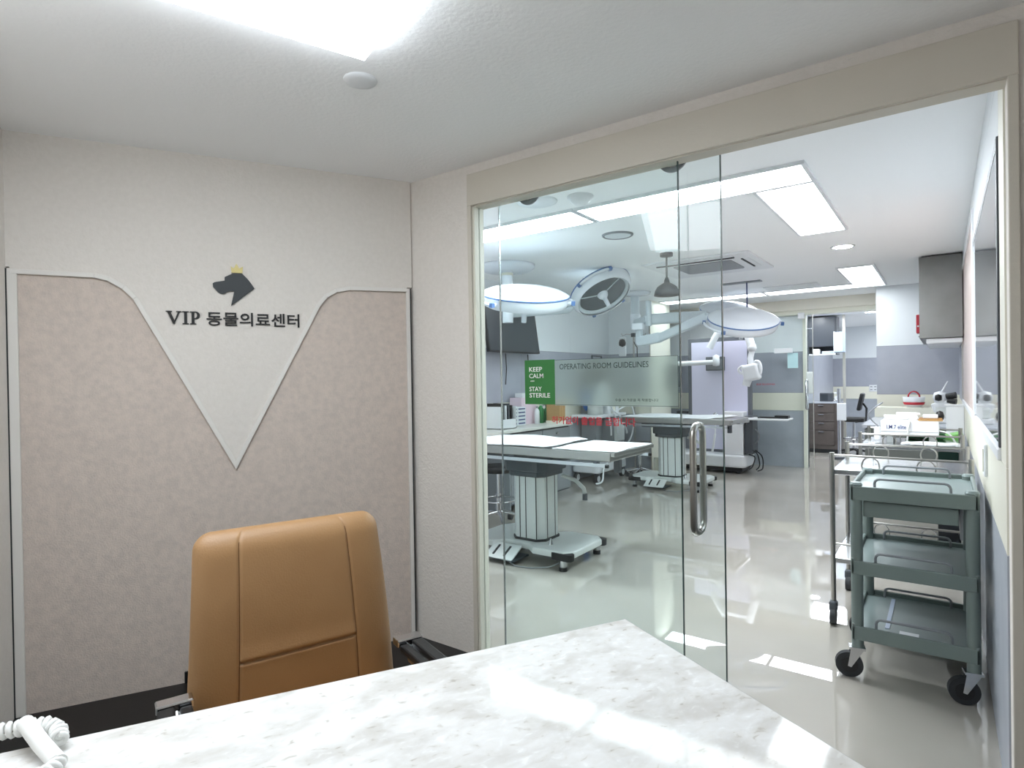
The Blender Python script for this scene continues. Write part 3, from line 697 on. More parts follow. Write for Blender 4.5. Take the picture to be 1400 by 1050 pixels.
MB().box(-.06, .06, -.012, .012, -.395, -.375).box(-.012, .012, -.05, .05, -.395, -.375).build('cross_bar', 'navy', t)
bx('plate', 'mid_grey', t, -.28, .16, -.05, .05, -.012, 0)
tag(bx('access_panel', 'white', None, -.30, .30, -.16, .16, -.012, 0, .003), 'white access hatch on ceiling in front of far light strip', 'hatch').location = (-1.50, 7.95, OC)

# ------------------------------------------------------------------ left side of the theatre
t = thing('counter', 'pale worktop on grey cupboards along the left theatre wall', 'counter', (LX, 4.2, 0))
bx('worktop', 'worktop', t, .012, .52, 0, 1.78, .82, .85, .006)
bx('carcass', 'dark_grey', t, .012, .46, .60, 1.77, .08, .82)
for i in range(2):
    d = bx('door', 'mid_grey', t, .46, .478, .61+.59*i, 1.19+.59*i, .10, .80, .003)
    bx('handle', 'steel', d, .478, .49, .88+.59*i, .92+.59*i, .74, .752)
bx('leg', 'steel', t, .44, .47, .03, .06, 0, .82); bx('end_panel', 'mid_grey', t, .012, .478, .58, .60, 0, .82)
t = thing('television', 'black flat television tilted on left theatre wall', 'television', (LX+.012, 5.38, 1.9))
Mt = T(.09, 0, 0) @ Rot(-8, 'Y')
MB(Mt).box(-.02, .02, -.48, .48, -.25, .25).build('body', 'black', t, .006)
MB(Mt).box(.0205, .0225, -.465, .465, -.235, .235).build('screen', 'screen', t)
bx('wall_bracket', 'black', t, 0, .09, -.1, .1, -.1, .1)
for y in (-.02, .42): MB().tube([(.01, y, -.25), (.012, y+.01, -.42), (.012, y-.01, -.60)], .006, 6).build('cable', 'black', t)
t = thing('wall_switch', 'narrow white switch plate on wall right of the television', 'switch', (LX, 5.99, 1.85))
bx('plate', 'white', t, 0, .008, -.04, .04, -.075, .075, .002); 
for i in range(3): bx('button', 'ivory', t, .008, .011, -.025, .025, -.06+.042*i, -.025+.042*i)
# things on the counter
CZ = .85
t = thing('file_holder', 'white slotted file holder with dark folders on the counter', 'file holder', (-3.72, 4.90, CZ))
m = MB(); m.box(-.12, .12, -.12, -.114, 0, .23); m.box(-.12, .12, .114, .12, 0, .23); m.box(-.12, -.114, -.12, .12, 0, .25); m.box(-.12, .12, -.12, .12, 0, .008); m.box(.114, .12, -.12, .12, 0, .10)
m.build('box', 'white', t)
for i in range(4): bx('folder', ('black', 'white', 'dark_grey', 'black')[i], t, -.10, .10, -.09+.05*i, -.07+.05*i, .01, .26-.02*(i % 2), M=None)
t = thing('drawer_organizer', 'white small parts drawer unit with dark labelled fronts on counter', 'organizer', (-3.83, 5.21, CZ))
bx('body', 'white', t, -.11, .10, -.16, .16, 0, .205, .003)
for r_ in range(5):
    for c_ in range(2):
        d = bx('drawer', 'panel_white', t, .10, .112, -.155+.157*c_, -.002+.157*c_, .008+.039*r_, .043+.039*r_, .002)
        bx('label', 'navy', d, .112, .1135, -.14+.157*c_, -.017+.157*c_, .022+.039*r_, .036+.039*r_)
t = thing('tissue_box', 'pale pink cardboard box behind the small drawer unit', 'box', (-3.88, 5.56, CZ))
bx('carton', 'pink', t, -.08, .08, -.16, .14, 0, .30, .003)
tag(bx('small_carton', 'white', None, -.05, .05, -.10, .06, 0, .05, .003), 'flat white carton lying on top of the pale pink box', 'box').location = (-3.88, 5.56, CZ+.30)
def bottle(name, label, loc, r, h, m, cap, spray=False):
    t = thing(name, label, 'bottle', loc, 0, 'bottles on the counter')
    MB().lathe([(0, 0), (r, 0), (r, h*.68), (r*.8, h*.78), (r*.35, h*.86), (r*.35, h*.9)], 20).build('body', m, t)
    if spray:
        MB().box(-r*.35, r*1.2, -r*.25, r*.25, h*.92, h*1.05).cyl((0, 0, h*.86), (0, 0, h*.94), r*.35).build('spray_head', cap, t, .004)
        MB().tube([(r*.7, 0, h*.92), (r*.9, 0, h*.84), (r*.75, 0, h*.76)], .005, 6).build('trigger', cap, t)
    else: MB().cyl((0, 0, h*.88), (0, 0, h), r*.42).build('cap', cap, t)
    return t
bottle('bottle', 'slim white bottle with grey cap beside the pink box', (-3.74, 5.62, CZ), .03, .20, 'white', 'mid_grey')
bottle('spray_bottle', 'green spray bottle with white head on the counter', (-3.77, 5.745, CZ), .036, .23, 'green', 'white', True)
bottle('spray_bottle', 'second green bottle with dark nozzle, right of white headed one', (-3.755, 5.84, CZ), .034, .20, 'green', 'dark_grey', True)
t = thing('gooseneck_faucet', 'grey gooseneck tap bending over the counter', 'faucet', (-3.85, 5.90, CZ))
MB().cyl((0, 0, 0), (0, 0, .03), .03).build('base', 'steel', t)
MB().tube([(0, 0, .02), (0, 0, .16)]+[(.06-.06*math.cos(math.radians(a)), 0, .16+.06*math.sin(math.radians(a))) for a in range(15, 181, 15)]+[(.12, 0, .11)], .013, 10).build('spout', 'mid_grey', t)
t = thing('tan_box', 'tan wooden box with pale lid at far end of counter', 'box', (-3.60, 5.80, CZ))
bx('body', 'tan', t, -.09, .09, -.06, .06, .03, .24, .003); bx('rim', 'ivory', t, -.095, .095, -.065, .065, 0, .03)
for y in (-.03, .03): bx('slat_joint', 'gold', t, .09, .0915, y-.002, y+.002, .03, .22)
t = thing('red_pouch', 'small red and white pouch lying on the file holder', 'pouch', (-3.86, 5.0, CZ+.26)); bpy.data.objects.remove(t)

# anaesthesia machine
t = thing('anaesthesia_machine', 'white anaesthesia trolley with hoses and casters between counter and pillar', 'medical machine', (-3.77, 7.18, 0))
b = MB().slab(rrect(-.20, .20, -.42, .43, .06), .13, .24).build('base', 'white', t, .02, 3)
for x, y in ((.15, -.36), (.15, .36), (-.15, -.36), (-.15, .36)):
    c = MB().cyl((x-.02, y, .06), (x+.02, y, .06), .06, n=20).build('caster', 'rubber', t)
    MB().cyl((x-.024, y, .06), (x+.024, y, .06), .04, n=18).build('caster_disc', 'white', c); bx('caster_fork', 'dark_grey', c, x-.03, x+.03, y-.02, y+.03, .10, .135)
bx('column', 'mid_grey', t, -.20, .02, -.15, .40, .24, 1.30, .01)
bx('work_shelf', 'white', t, -.20, .20, -.40, .42, .84, .88, .01)
bx('drawer_unit', 'mid_grey', t, -.18, .17, .05, .40, .46, .84, .008)
bx('grey_bin', 'table_grey', t, .02, .2, .10, .36, .50, .80, .01)
bx('monitor', 'dark_grey', t, -.10, -.04, -.12, .34, 1.30, 1.58, .01)
MB().tube([(-.07, -.05, 1.58), (-.07, -.05, 1.66), (-.07, .22, 1.66), (-.07, .22, 1.58)], .012, 8).build('carry_handle', 'dark_grey', t)
bx('vaporizer', 'white', t, .02, .14, -.12, .04, .98, 1.26, .012); bx('vaporizer', 'dark_grey', t, .02, .13, .10, .24, 1.0, 1.24, .012)
MB(T(.08, -.26, .88)).lathe([(0, 0), (.10, 0), (.10, .16), (.085, .17), (.085, .20), (0, .20)], 24).build('absorber', 'table_grey', t)
MB(T(-.08, -.215, .92)).lathe([(0, .28), (.05, .25), (.07, .15), (.035, .04), (0, 0)], 18).build('breathing_bag', 'blue', t)
hs = [[(.1, -.34, 1.0), (.22, -.42, 1.10), (.26, -.30, 1.14), (.22, -.20, 1.0), (.24, -.14, .74), (.20, -.05, .60)],
      [(.1, -.22, 1.0), (.22, -.28, 1.06), (.24, -.16, 1.02), (.24, .02, .80), (.22, .10, .62)],
      [(.14, .0, .95), (.25, .10, .86), (.27, .26, .66), (.24, .34, .60)],
      [(.14, .3, .92), (.26, .42, .98), (.27, .52, .80), (.24, .50, .56), (.22, .40, .44)],
      [(.15, .1, .20), (.26, -.2, .30), (.24, -.34, .2), (.26, -.44, .05), (.2, -.5, .02)]]
def smooth_path(P, n=6):
    P = [Vector(p) for p in P]; out = []
    for i in range(len(P)-1):
        a, b, c, d = P[max(0, i-1)], P[i], P[i+1], P[min(len(P)-1, i+2)]
        for k in range(n):
            u = k/n; out.append(.5*((2*b)+(-a+c)*u+(2*a-5*b+4*c-d)*u*u+(-a+3*b-3*c+d)*u**3))
    return out+[P[-1]]
for h in hs: MB().tube(smooth_path(h), .012, 8).build('hose', 'white', t)
for y, m_ in ((-.05, 'white'), (.08, 'ivory'), (.18, 'white')): bx('supply_box', m_, t, .05, .16, y, y+.09, .88, .98, .004)
# IV stand
t = thing('iv_stand', 'steel drip stand with hanging bag before the white corner wall', 'stand', (-3.53, 7.79, 0))
MB().cyl((0, 0, .05), (0, 0, 1.98), .013, n=10).build('pole', 'steel', t)
for k in range(5):
    a = 2*math.pi*k/5; l_ = MB().tube([(0, 0, .09), (.14*math.cos(a), .14*math.sin(a), .06)], .012, 8).build('leg', 'steel', t)
    MB().cyl((.14*math.cos(a)-.012, .14*math.sin(a), .025), (.14*math.cos(a)+.012, .14*math.sin(a), .025), .025, n=12).build('caster', 'rubber', l_)
for a in (36, 216): 
    c, s = math.cos(math.radians(a)), math.sin(math.radians(a))
    MB().tube([(0, 0, 1.96), (c*.10, s*.10, 1.97), (c*.16, s*.16, 1.95), (c*.17, s*.17, 1.98)], .006, 6).build('hook', 'steel', t)
MB().box(-.03, .03, -.03, .03, 1.93, 1.985).build('head', 'dark_grey', t, .006)
MB(T(-.13, -.09, 0)).box(-.055, .055, -.02, .02, 1.66, 1.93).build('drip_bag', 'white', t, .018, 3)
MB(T(-.12, -.115, 1.85)).lathe([(0, -.06), (.045, -.04), (.05, 0), (.035, .045), (0, .055)], 16).build('pressure_gauge', 'black', t)
MB().tube([(.06, -.02, 1.62), (.06, -.02, 1.78), (.035, -.03, 1.82), (.02, -.03, 1.86)], .007, 6).build('fork_clip', 'black', t)
# stool
t = thing('round_stool', 'black round stool on chrome post at left edge of glass', 'stool', (-3.36, 4.38, 0))
MB(T(0, 0, .50)).lathe([(0, .06), (.15, .06), (.17, .045), (.17, .01), (.15, 0), (0, 0)], 28).build('seat', 'black', t)
MB().cyl((0, 0, .28), (0, 0, .5), .016).cyl((0, 0, .10), (0, 0, .30), .026).build('post', 'chrome', t)
MB().lathe([(.16, .235), (.168, .243), (.16, .251), (.152, .243), (.16, .235)], 24).build('foot_ring', 'chrome', t)
for k in range(5):
    a = 2*math.pi*k/5+.5; c, s = math.cos(a), math.sin(a)
    l_ = MB().tube([(0, 0, .13), (c*.1, s*.1, .12), (c*.25, s*.25, .075)], .014, 8).build('leg', 'chrome', t)
    MB().cyl((c*.25-s*.018, s*.25+c*.018, .03), (c*.25+s*.018, s*.25-c*.018, .03), .03, n=14).build('caster', 'rubber', l_)
t = thing('round_stool', 'low black round stool standing beyond the white trolley base', 'stool', (-3.36, 7.56, 0))
MB(T(0, 0, .42)).lathe([(0, .06), (.15, .06), (.17, .045), (.17, .01), (.15, 0), (0, 0)], 28).build('seat', 'black', t)
MB().cyl((0, 0, .1), (0, 0, .42), .022).build('post', 'chrome', t)
for k in range(5):
    a = 2*math.pi*k/5+.9; c, s = math.cos(a), math.sin(a)
    l_ = MB().tube([(0, 0, .12), (c*.17, s*.17, .08)], .016, 8).build('leg', 'chrome', t)
    MB().cyl((c*.17-s*.018, s*.17+c*.018, .03), (c*.17+s*.018, s*.17-c*.018, .03), .03, n=14).build('caster', 'rubber', l_)
tag(bx('step_box', 'ivory', None, -.18, .18, -.14, .14, 0, .26, .01), 'cream block standing on floor behind the farther table pedestal', 'box').location = (-3.06, 7.88, 0)

# ------------------------------------------------------------------ imaging machine with lavender panel
t = thing('imaging_machine', 'white imaging machine with tall lavender panel behind the farther table', 'medical machine', (-2.62, 8.72, 0))
b = MB().slab(rrect(-.62, .42, -.30, .24, .07), .09, .26).build('base', 'white', t, .03, 3)
MB().box(-.55, .36, -.24, .2, .03, .09).build('undercarriage', 'black', t)
for x in (-.5, .30):
    for y in (-.2, .16): MB().cyl((x-.02, y, .04), (x+.02, y, .04), .04, n=14).build('caster', 'rubber', t)
MB().box(-.465, .435, 0, .07, .26, 1.92).build('panel_frame', 'frame_grey', t, .008)
MB().box(-.41, .385, -.006, 0, .30, 1.86).build('detector_panel', 'lavender', t, .003)
bx('column', 'white', t, .10, .38, -.24, -.01, .26, .86, .012)
bx('generator', 'dark_grey', t, .39, .50, -.22, .06, .28, .80, .012)
MB().tube([(.50, -.1, .62)]+[(.50+.055*math.cos(math.radians(a)), -.1, .52+.08*math.sin(math.radians(a))) for a in range(80, -81, -20)]+[(.50, -.1, .42)], .012, 8).build('side_handle', 'mid_grey', t)
for ps in ([(.42, -.2, .36), (.55, -.22, .30), (.58, -.2, .14), (.54, -.22, .07)], [(.42, -.1, .26), (.52, -.2, .24), (.50, -.26, .12), (.46, -.28, .08)], [(.45, -.05, .34), (.60, -.16, .26), (.62, -.2, .10), (.56, -.24, .06)]):
    MB().tube(smooth_path(ps), .009, 6).build('cable', 'black', t)
bx('bracket_plate', 'frame_grey', t, -.17, .08, -.10, -.006, 1.44, 1.64, .008); bx('bracket_face', 'mid_grey', t, -.15, .06, -.106, -.10, 1.46, 1.60)
MB().cyl((-.62, -.16, 1.55), (-.02, -.16, 1.56), .036, n=16).build('arm', 'white', t)
MB(T(0, -.16, 1.56)).lathe([(0, -.06), (.045, -.05), (.05, 0), (.045, .09), (0, .11)], 16).build('joint', 'white', t)
MB(T(-.66, -.20, 1.38) @ Rot(20, 'Z')).box(-.26, .16, -.02, .02, -.17, .17).build('monitor', 'dark_grey', t, .01)
MB().tube([(.07, -.14, 2.05), (-.02, -.15, 1.90), (-.09, -.16, 1.76)], .045, 14).build('arm', 'white', t)
MB().tube([(.40, -.14, 2.06), (.44, -.15, 1.92), (.49, -.16, 1.74)], .055, 14).build('arm', 'white', t)
MB(T(.49, -.16, 1.74)).lathe([(0, -.06), (.05, -.045), (.062, 0), (.05, .05), (0, .06)], 18).build('joint', 'white', t)
MB().tube([(.49, -.16, 1.70), (.47, -.17, 1.6), (.48, -.18, 1.5)], .038, 12).build('arm', 'white', t)
MB().cyl((.24, .03, 1.9), (.24, .03, 2.12), .04, n=14).build('mast', 'mid_grey', t)
MB().box(.06, .42, -.02, .05, 2.03, 2.09).build('yoke', 'white', t, .015)
MB(T(.50, -.22, 1.42) @ Rot(-12, 'Y')).box(-.12, .10, -.07, .07, -.13, .10).build('tube_head', 'white', t, .04, 4)
m = MB(T(.57, -.24, 1.45)); m.tube([(.05*math.cos(math.radians(a)), 0, .105*math.sin(math.radians(a))) for a in range(0, 360, 20)], .022, 10, True); m.build('grip', 'white', t)
m = MB(T(.40, -.24, 1.44)); m.tube([(.07*math.cos(math.radians(a)), 0, .05*math.sin(math.radians(a))) for a in range(0, 360, 20)], .018, 10, True); m.build('grip', 'white', t)
MB().cyl((.42, -.22, 1.22), (.45, -.22, 1.32), .05, .06, 16).build('cone', 'white', t)
MB().cyl((-.02, -.32, .30), (.02, -.31, .55), .016, n=10).cyl((.02, -.31, .55), (.03, -.31, .84), .008, n=8).build('probe', 'white', t)
MB(T(.03, -.31, .80)).tube([(.035*math.cos(math.radians(a)), 0, .045*math.sin(math.radians(a))) for a in range(0, 360, 24)], .007, 6, True).build('probe_ring', 'steel_bright', t)
MB().box(.40, .99, -.45, -.10, .765, .785).box(.40, .46, -.30, -.15, .72, .766).build('side_shelf', 'white', t, .003)
tag(MB().box(-.19, .19, -.07, .07, 0, .018).box(.02, .19, -.05, .06, .018, .04).build('control_keypad', 'black', None, .006), 'black control keypad on thin white side shelf', 'keypad').location = (-1.84, 8.46, .785)
tag(MB().lathe([(0, 0), (.035, 0), (.04, .02), (.02, .035), (0, .035)], 14).box(.0, .12, -.02, .02, .0, .03).build('small_tool', 'black'), 'small black instrument lying on the white sheet of the farther table', 'instrument').location = (-2.72, 7.36, .895)

# ------------------------------------------------------------------ back sliding door leaf and fittings
t = thing('rear_glass_door', 'greenish rear sliding glass door leaf with red lettering, parked left', 'door', (-2.05, 9.36, 0))
xr = 2.05
pane('pane', t, -2.62+xr, -1.50+xr, -.006, .006, .01, 2.24, 'glass_far')
bx('roller', 'white', t, -1.69+xr, -1.60+xr, -.03, -.008, 2.16, 2.25, .02)
bx('edge_trim', 'silver_trim', t, -1.505+xr, -1.498+xr, -.009, .009, .01, 2.22)
for s in (-1, 1): MB().tube([(-1.585+xr, s*.008, 1.28), (-1.585+xr, s*.05, 1.27), (-1.585+xr, s*.05, .88), (-1.585+xr, s*.008, .87)], .014, 10).build('pull_handle', 'steel_bright', t)
text('lettering', '출입문 항상 닫아주세요', 'red_text', t, -2.27+xr, 1.215, -.008, w=.26, h=.026, depth=.001, thick=.012)
tag(bx('notice_paper', 'cyan_paper', None, -.07, .07, -.002, 0, -.11, .11), 'pale blue square paper on the rear glass door', 'paper').location = (-1.765, 9.352, 1.57)
tag(bx('wall_box', 'white', None, -.12, .12, -.05, 0, -.035, .035, .004), 'flat white box on the rear glass door above the blue paper', 'box').location = (-1.885, 9.353, 1.715)
tag(bx('towel', 'white_matte', None, -.05, .04, -.02, .02, -.17, .14, .015), 'white cloth hanging on the rear glass door handle', 'cloth').location = (-1.555, 9.447, 1.26)
# rear room
t = thing('wall_cupboard', 'dark grey wall cupboard with open shelf in the rear room', 'cabinet', (-1.70, 11.5, 1.70))
bx('side', 'dark_cabinet', t, -.225, -.207, 0, .34, 0, .66); bx('side', 'dark_cabinet', t, .207, .225, 0, .34, 0, .66)
bx('top', 'dark_cabinet', t, -.207, .207, 0, .34, .64, .66); bx('back', 'dark_cabinet', t, -.207, .207, .32, .34, 0, .64)
bx('shelf', 'white', t, -.207, .207, 0, .32, 0, .02); bx('shelf', 'dark_cabinet', t, -.207, .207, .02, .32, .14, .16)
bx('door', 'dark_cabinet', t, -.205, .205, -.02, 0, .145, .655, .003)
tag(bx('folded_cloth', 'white_matte', None, -.06, .06, -.06, .06, 0, .09, .02), 'crumpled pale cloth on left of the open cupboard shelf', 'cloth').location = (-1.80, 11.58, 1.72)
tag(bx('folded_cloth', 'dispenser_blue', None, -.10, .10, -.06, .06, 0, .045, .012), 'flat light blue cloth on right of the open cupboard shelf', 'cloth').location = (-1.61, 11.58, 1.72)
t = thing('drawer_cabinet', 'dark brown drawer cabinet with grey top in the rear room', 'cabinet', (-1.68, 11.5, 0))
bx('worktop', 'grey_top', t, -.27, .27, -.02, .48, .86, .89, .004)
bx('carcass', 'brown_cabinet', t, -.25, .25, .0, .46, .07, .86); bx('plinth', 'groove', t, -.25, .23, .03, .44, 0, .07)
for z0, z1 in ((.70, .85), (.55, .69), (.40, .54), (.14, .39)):
    d = bx('drawer', 'brown_cabinet', t, -.245, .16, -.018, 0, z0, z1, .003)
    bx('handle', 'steel_bright', d, -.09, .0, -.034, -.018, z1-.03, z1-.016, .002)
bx('side_post', 'brown_cabinet', t, .165, .25, -.018, 0, .07, .86)
t = thing('sterilizer_box', 'small dark device on the brown drawer cabinet', 'device', (-1.66, 11.66, .89))
bx('body', 'dark_grey', t, -.10, .10, -.08, .08, 0, .15, .01); bx('front', 'screen', t, -.08, .03, -.083, -.08, .02, .13)
t = thing('steel_tray', 'white and steel tray of instruments beside the small dark device', 'tray', (-1.50, 11.66, .89))
bx('dish', 'steel_bright', t, -.05, .06, -.08, .08, 0, .03, .006); bx('packet', 'white', t, -.03, .04, -.05, .05, .03, .09, .01); bx('lid', 'white', t, -.04, .05, -.06, .06, .14, .16, .004); bx('stem', 'white', t, .0, .012, 0, .012, .09, .14)
t = thing('towel_dispenser', 'white and pale blue paper towel dispenser in the rear room', 'dispenser', (-1.43, 11.36, 1.90))
MB().slab(rrect(-.05, .09, -.12, .14, .03), -.17, .17).build('cover', 'dispenser_blue', t, .012); bx('back', 'white', t, -.06, -.05, -.11, .13, -.18, .18)
tag(MB(T(-1.375, 11.36, 0)).box(-.02, .02, .20, .24, 0, 2.38).build('upright_post', 'silver_trim'), 'thin pale upright post between drawer cabinet and black chair', 'post')
t = thing('drafting_chair', 'black drafting chair on tall chrome post in the rear room', 'chair', (-1.20, 11.2, 0))
MB(T(0, 0, .58)).slab(rrect(-.13, .16, -.17, .17, .05), 0, .07).build('seat', 'black', t, .02)
MB(T(.10, .05, .92) @ Rot(12, 'Y')).box(-.025, .03, -.15, .12, -.16, .13).build('backrest', 'black', t, .02)
MB().tube([(.0, 0, .57), (.17, .03, .60), (.18, .03, .80), (.13, .03, .88)], .016, 8).build('back_bar', 'black', t)
MB().cyl((0, 0, .1), (0, 0, .58), .022).build('post', 'chrome', t)
MB().lathe([(.15, .29), (.16, .30), (.15, .31), (.14, .30), (.15, .29)], 20).build('foot_ring', 'chrome', t)
for k in range(5):
    a = 2*math.pi*k/5+.2; c, s = math.cos(a), math.sin(a)
    l_ = MB().tube([(0, 0, .13), (c*.24, s*.24, .08)], .018, 8).build('leg', 'black', t)
    MB().cyl((c*.24-s*.02, s*.24+c*.02, .03), (c*.24+s*.02, s*.24-c*.02, .03), .03, n=12).build('caster', 'rubber', l_)
t = thing('microscope_stand', 'chrome upright stand with white clamp left of black chair', 'stand', (-1.36, 10.78, 0))
MB().cyl((0, 0, .03), (0, 0, 1.13), .026).build('column', 'chrome', t); MB().cyl((0, 0, 0), (0, 0, .03), .10, n=20).build('foot', 'dark_grey', t); bx('clamp', 'white', t, -.03, .10, -.03, .03, .62, .9, .01)
t = thing('power_outlet', 'white four hole outlet on the cream band of the rear wall', 'outlet', (-1.20, 14.6, 1.06))
bx('plate', 'white', t, -.075, .075, -.012, 0, -.07, .07, .004)
for x in (-.035, .035):
    for z in (-.03, .03): bx('socket', 'mid_grey', t, x-.02, x+.02, -.0135, -.012, z-.008, z+.008)

# ------------------------------------------------------------------ right side of the theatre
t = thing('grey_wall_cabinet', 'brushed grey wall cabinet hanging high on right theatre wall', 'cabinet', (RX, 6.75, 1.68))
bx('end_panel', 'brushed', t, -.33, -.005, 0, .02, 0, .755, .002)
bx('carcass', 'brushed', t, -.31, -.005, .02, 1.5, 0.0, .755)
for i in range(2):
    d = bx('door', 'brushed', t, -.33, -.312, .022+.74*i, .755+.74*i, .0, .755, .002); bx('handle', 'steel_bright', d, -.345, -.33, .30+.74*i, .42+.74*i, .03, .042)
bx('under_shelf', 'white', t, -.28, -.005, .03, 1.48, -.05, -.002, .01)
t = thing('red_wall_box', 'small red box on the side of hanging grey cabinet', 'box', (-.20, 7.15, 1.84))
bx('case', 'red', t, -.014, .014, -.07, .07, -.09, .09, .004); bx('knob', 'white', t, -.006, .008, -.074, -.07, -.03, -.016)
t = thing('right_counter', 'grey counter with olive end panel along the right theatre wall', 'counter', (RX, 6.9, 0))
bx('worktop', 'grey_top', t, -.82, -.005, 0, 1.58, .815, .85, .004)
bx('carcass', 'olive_cabinet', t, -.78, -.005, .02, 1.58, .0, .815)
for i in range(2): d = bx('door', 'olive_cabinet', t, -.80, -.78, .03+.77*i, .78+.77*i, .05, .80, .003); bx('handle', 'steel', d, -.81, -.80, .3+.77*i, .42+.77*i, .74, .752)
tag(bx('wall_ledge', 'panel_cream', None, -.30, .30, -.15, .15, 0, .115, .004), 'cream ledge box at back of the right counter, under the basket', 'ledge').location = (-.36, 8.30, .85)
t = thing('basket', 'white round basket with red band and handles on the ledge', 'basket', (-.28, 8.28, .965))
MB().lathe([(0, 0), (.07, 0), (.10, .05), (.11, .12), (.104, .12), (.09, .05), (0, .01)], 28).build('bowl', 'white', t)
MB().lathe([(.089, .028), (.097, .03), (.108, .058), (.101, .056)], 28).build('band', 'red', t)
for y, m_ in ((-.05, 'red'), (.05, 'dark_grey')): MB().tube([(.055*math.cos(math.radians(a)), y, .115+.065*math.sin(math.radians(a))) for a in range(0, 181, 15)], .007, 8).build('handle', m_, t)
t = thing('tabletop_microscope', 'white tabletop microscope with black eyepieces on right counter', 'microscope', (0.0, 7.45, .85))
MB().slab(rrect(-.10, .09, -.14, .14, .04), 0, .05).build('base', 'white', t, .012)
MB().box(-.07, .06, -.09, .05, .05, .16).build('body', 'table_grey', t, .02)
MB(T(0, 0, .17) @ Rot(-18, 'Y')).box(-.10, .05, -.06, .06, -.04, .05).build('stage', 'white', t, .015)
MB(T(-.03, -.02, .255)).lathe([(0, -.06), (.05, -.05), (.065, 0), (.05, .05), (0, .065)], 20).build('head', 'white', t)
MB().cyl((.02, -.04, .265), (.10, -.06, .28), .028, .032, 16).build('eyepiece', 'black', t); MB().cyl((.03, -.06, .225), (.10, -.08, .215), .022, .03, 16).build('eyepiece', 'black', t)
MB(T(-.045, -.085, .255)).lathe([(0, -.035), (.028, -.025), (.03, 0), (.028, .025), (0, .035)], 14).build('lens', 'black', t)
MB().cyl((-.02, -.01, .30), (.035, -.01, .42), .01, .007, 10).build('rod', 'white', t)
t = thing('pipe_cover_box', 'white boxed pipe cover in the corner under the window strip', 'box', (.09, 6.80, 0))
bx('cover', 'white', t, -.075, .058, -.05, .08, .0, 1.05, .004); bx('cap', 'white', t, -.085, .058, -.06, .09, 1.05, 1.061, .002)
t = thing('rocker_switch', 'white vertical rocker switch on right wall beside the carts', 'switch', (RX, 3.33, .97))
bx('plate', 'white', t, -.012, 0, -.07, .07, -.07, .07, .004); bx('rocker', 'ivory', t, -.017, -.012, -.045, .045, -.05, .05, .002)

# grey three tier plastic cart
def make_cart():
    t = thing('utility_cart', 'grey green three tier plastic cart by right wall', 'cart', (-.115, 3.28, 0))
    X, Y = .225, .27
    def tier(z, wallh, nm):
        sh = MB().slab(rrect(-X+.012, X-.012, -Y+.012, Y-.012, .03), z-.012, z).build(nm, 'cart_tray', t)
        m = MB()
        m.box(-X, X, -Y, -Y+.014, z-.05, z+wallh*.55); m.box(-X, X, Y-.014, Y, z-.05, z+wallh); m.box(-X, -X+.014, -Y, Y, z-.05, z+wallh); m.box(X-.014, X, -Y, Y, z-.05, z+wallh)
        m.build('tray_rim', 'cart_grey', sh, .005)
        for y in (-Y+.035, Y-.03):
            h = .045
            pts = [(-X+.09, y, z-.004)]+[(-X+.09+.02-.02*math.cos(math.radians(a)), y, z+h-.02+.02*math.sin(math.radians(a))) for a in (0, 30, 60, 90)]+[(X-.09-.02+.02*math.sin(math.radians(a)), y, z+h-.02+.02*math.cos(math.radians(a))) for a in (0, 30, 60, 90)]+[(X-.09, y, z-.004)]
            MB().tube(pts, .0055, 8).build('guard_rail', 'mid_grey', sh)
        return sh
    tier(.845, .022, 'tray'); tier(.515, .022, 'tray'); low = tier(.225, .022, 'tray')
    for sx_ in (-1, 1):
        for sy_ in (-1, 1):
            x, y = sx_*(X-.02), sy_*(Y-.025)
            p = MB().cyl((x, y, .135), (x, y, .862), .024, n=18).build('post', 'cart_grey', t)
            MB().cyl((x, y, .862), (x, y, .872), .026, .020, 18).build('post_cap', 'cart_tray', p)
    bx('drawer', 'cart_grey', t, -X+.045, X-.065, -Y+.03, Y-.03, .72, .79, .004)
    bx('drawer_slide', 'mid_grey', t, X-.06, X-.05, -Y+.05, Y-.05, .66, .79)
    bx('divider_strip', 'dispenser_blue', t, -.105, -.088, -.20, .22, .2255, .2285)
    bx('label_plate', 'panel_white', t, -.05, .02, -.235, -.20, .226, .228)
    for sx_ in (-1, 1):
        for sy_ in (-1, 1):
            x, y = sx_*(X-.02), sy_*(Y-.025)
            Q = T(x, y, 0) @ Rot(-78, 'Z')
            c = MB(Q).cyl((-.014, -.035, .056), (.014, -.035, .056), .055, n=26).build('wheel', 'rubber', t, .006)
            MB(Q).cyl((-.0155, -.035, .056), (.0155, -.035, .056), .034, n=20).build('hub', 'black', c)
            f_ = MB(Q)
            for s in (-1, 1): f_.prism([(-.028, .137), (.026, .137), (-.028, .048), (-.042, .052)], s*.019-.0015, s*.019+.0015, Rot(90, 'Z'))
            f_.box(-.024, .024, -.035, .028, .128, .139); f_.build('fork', 'steel_bright', c)
    return t
make_cart()

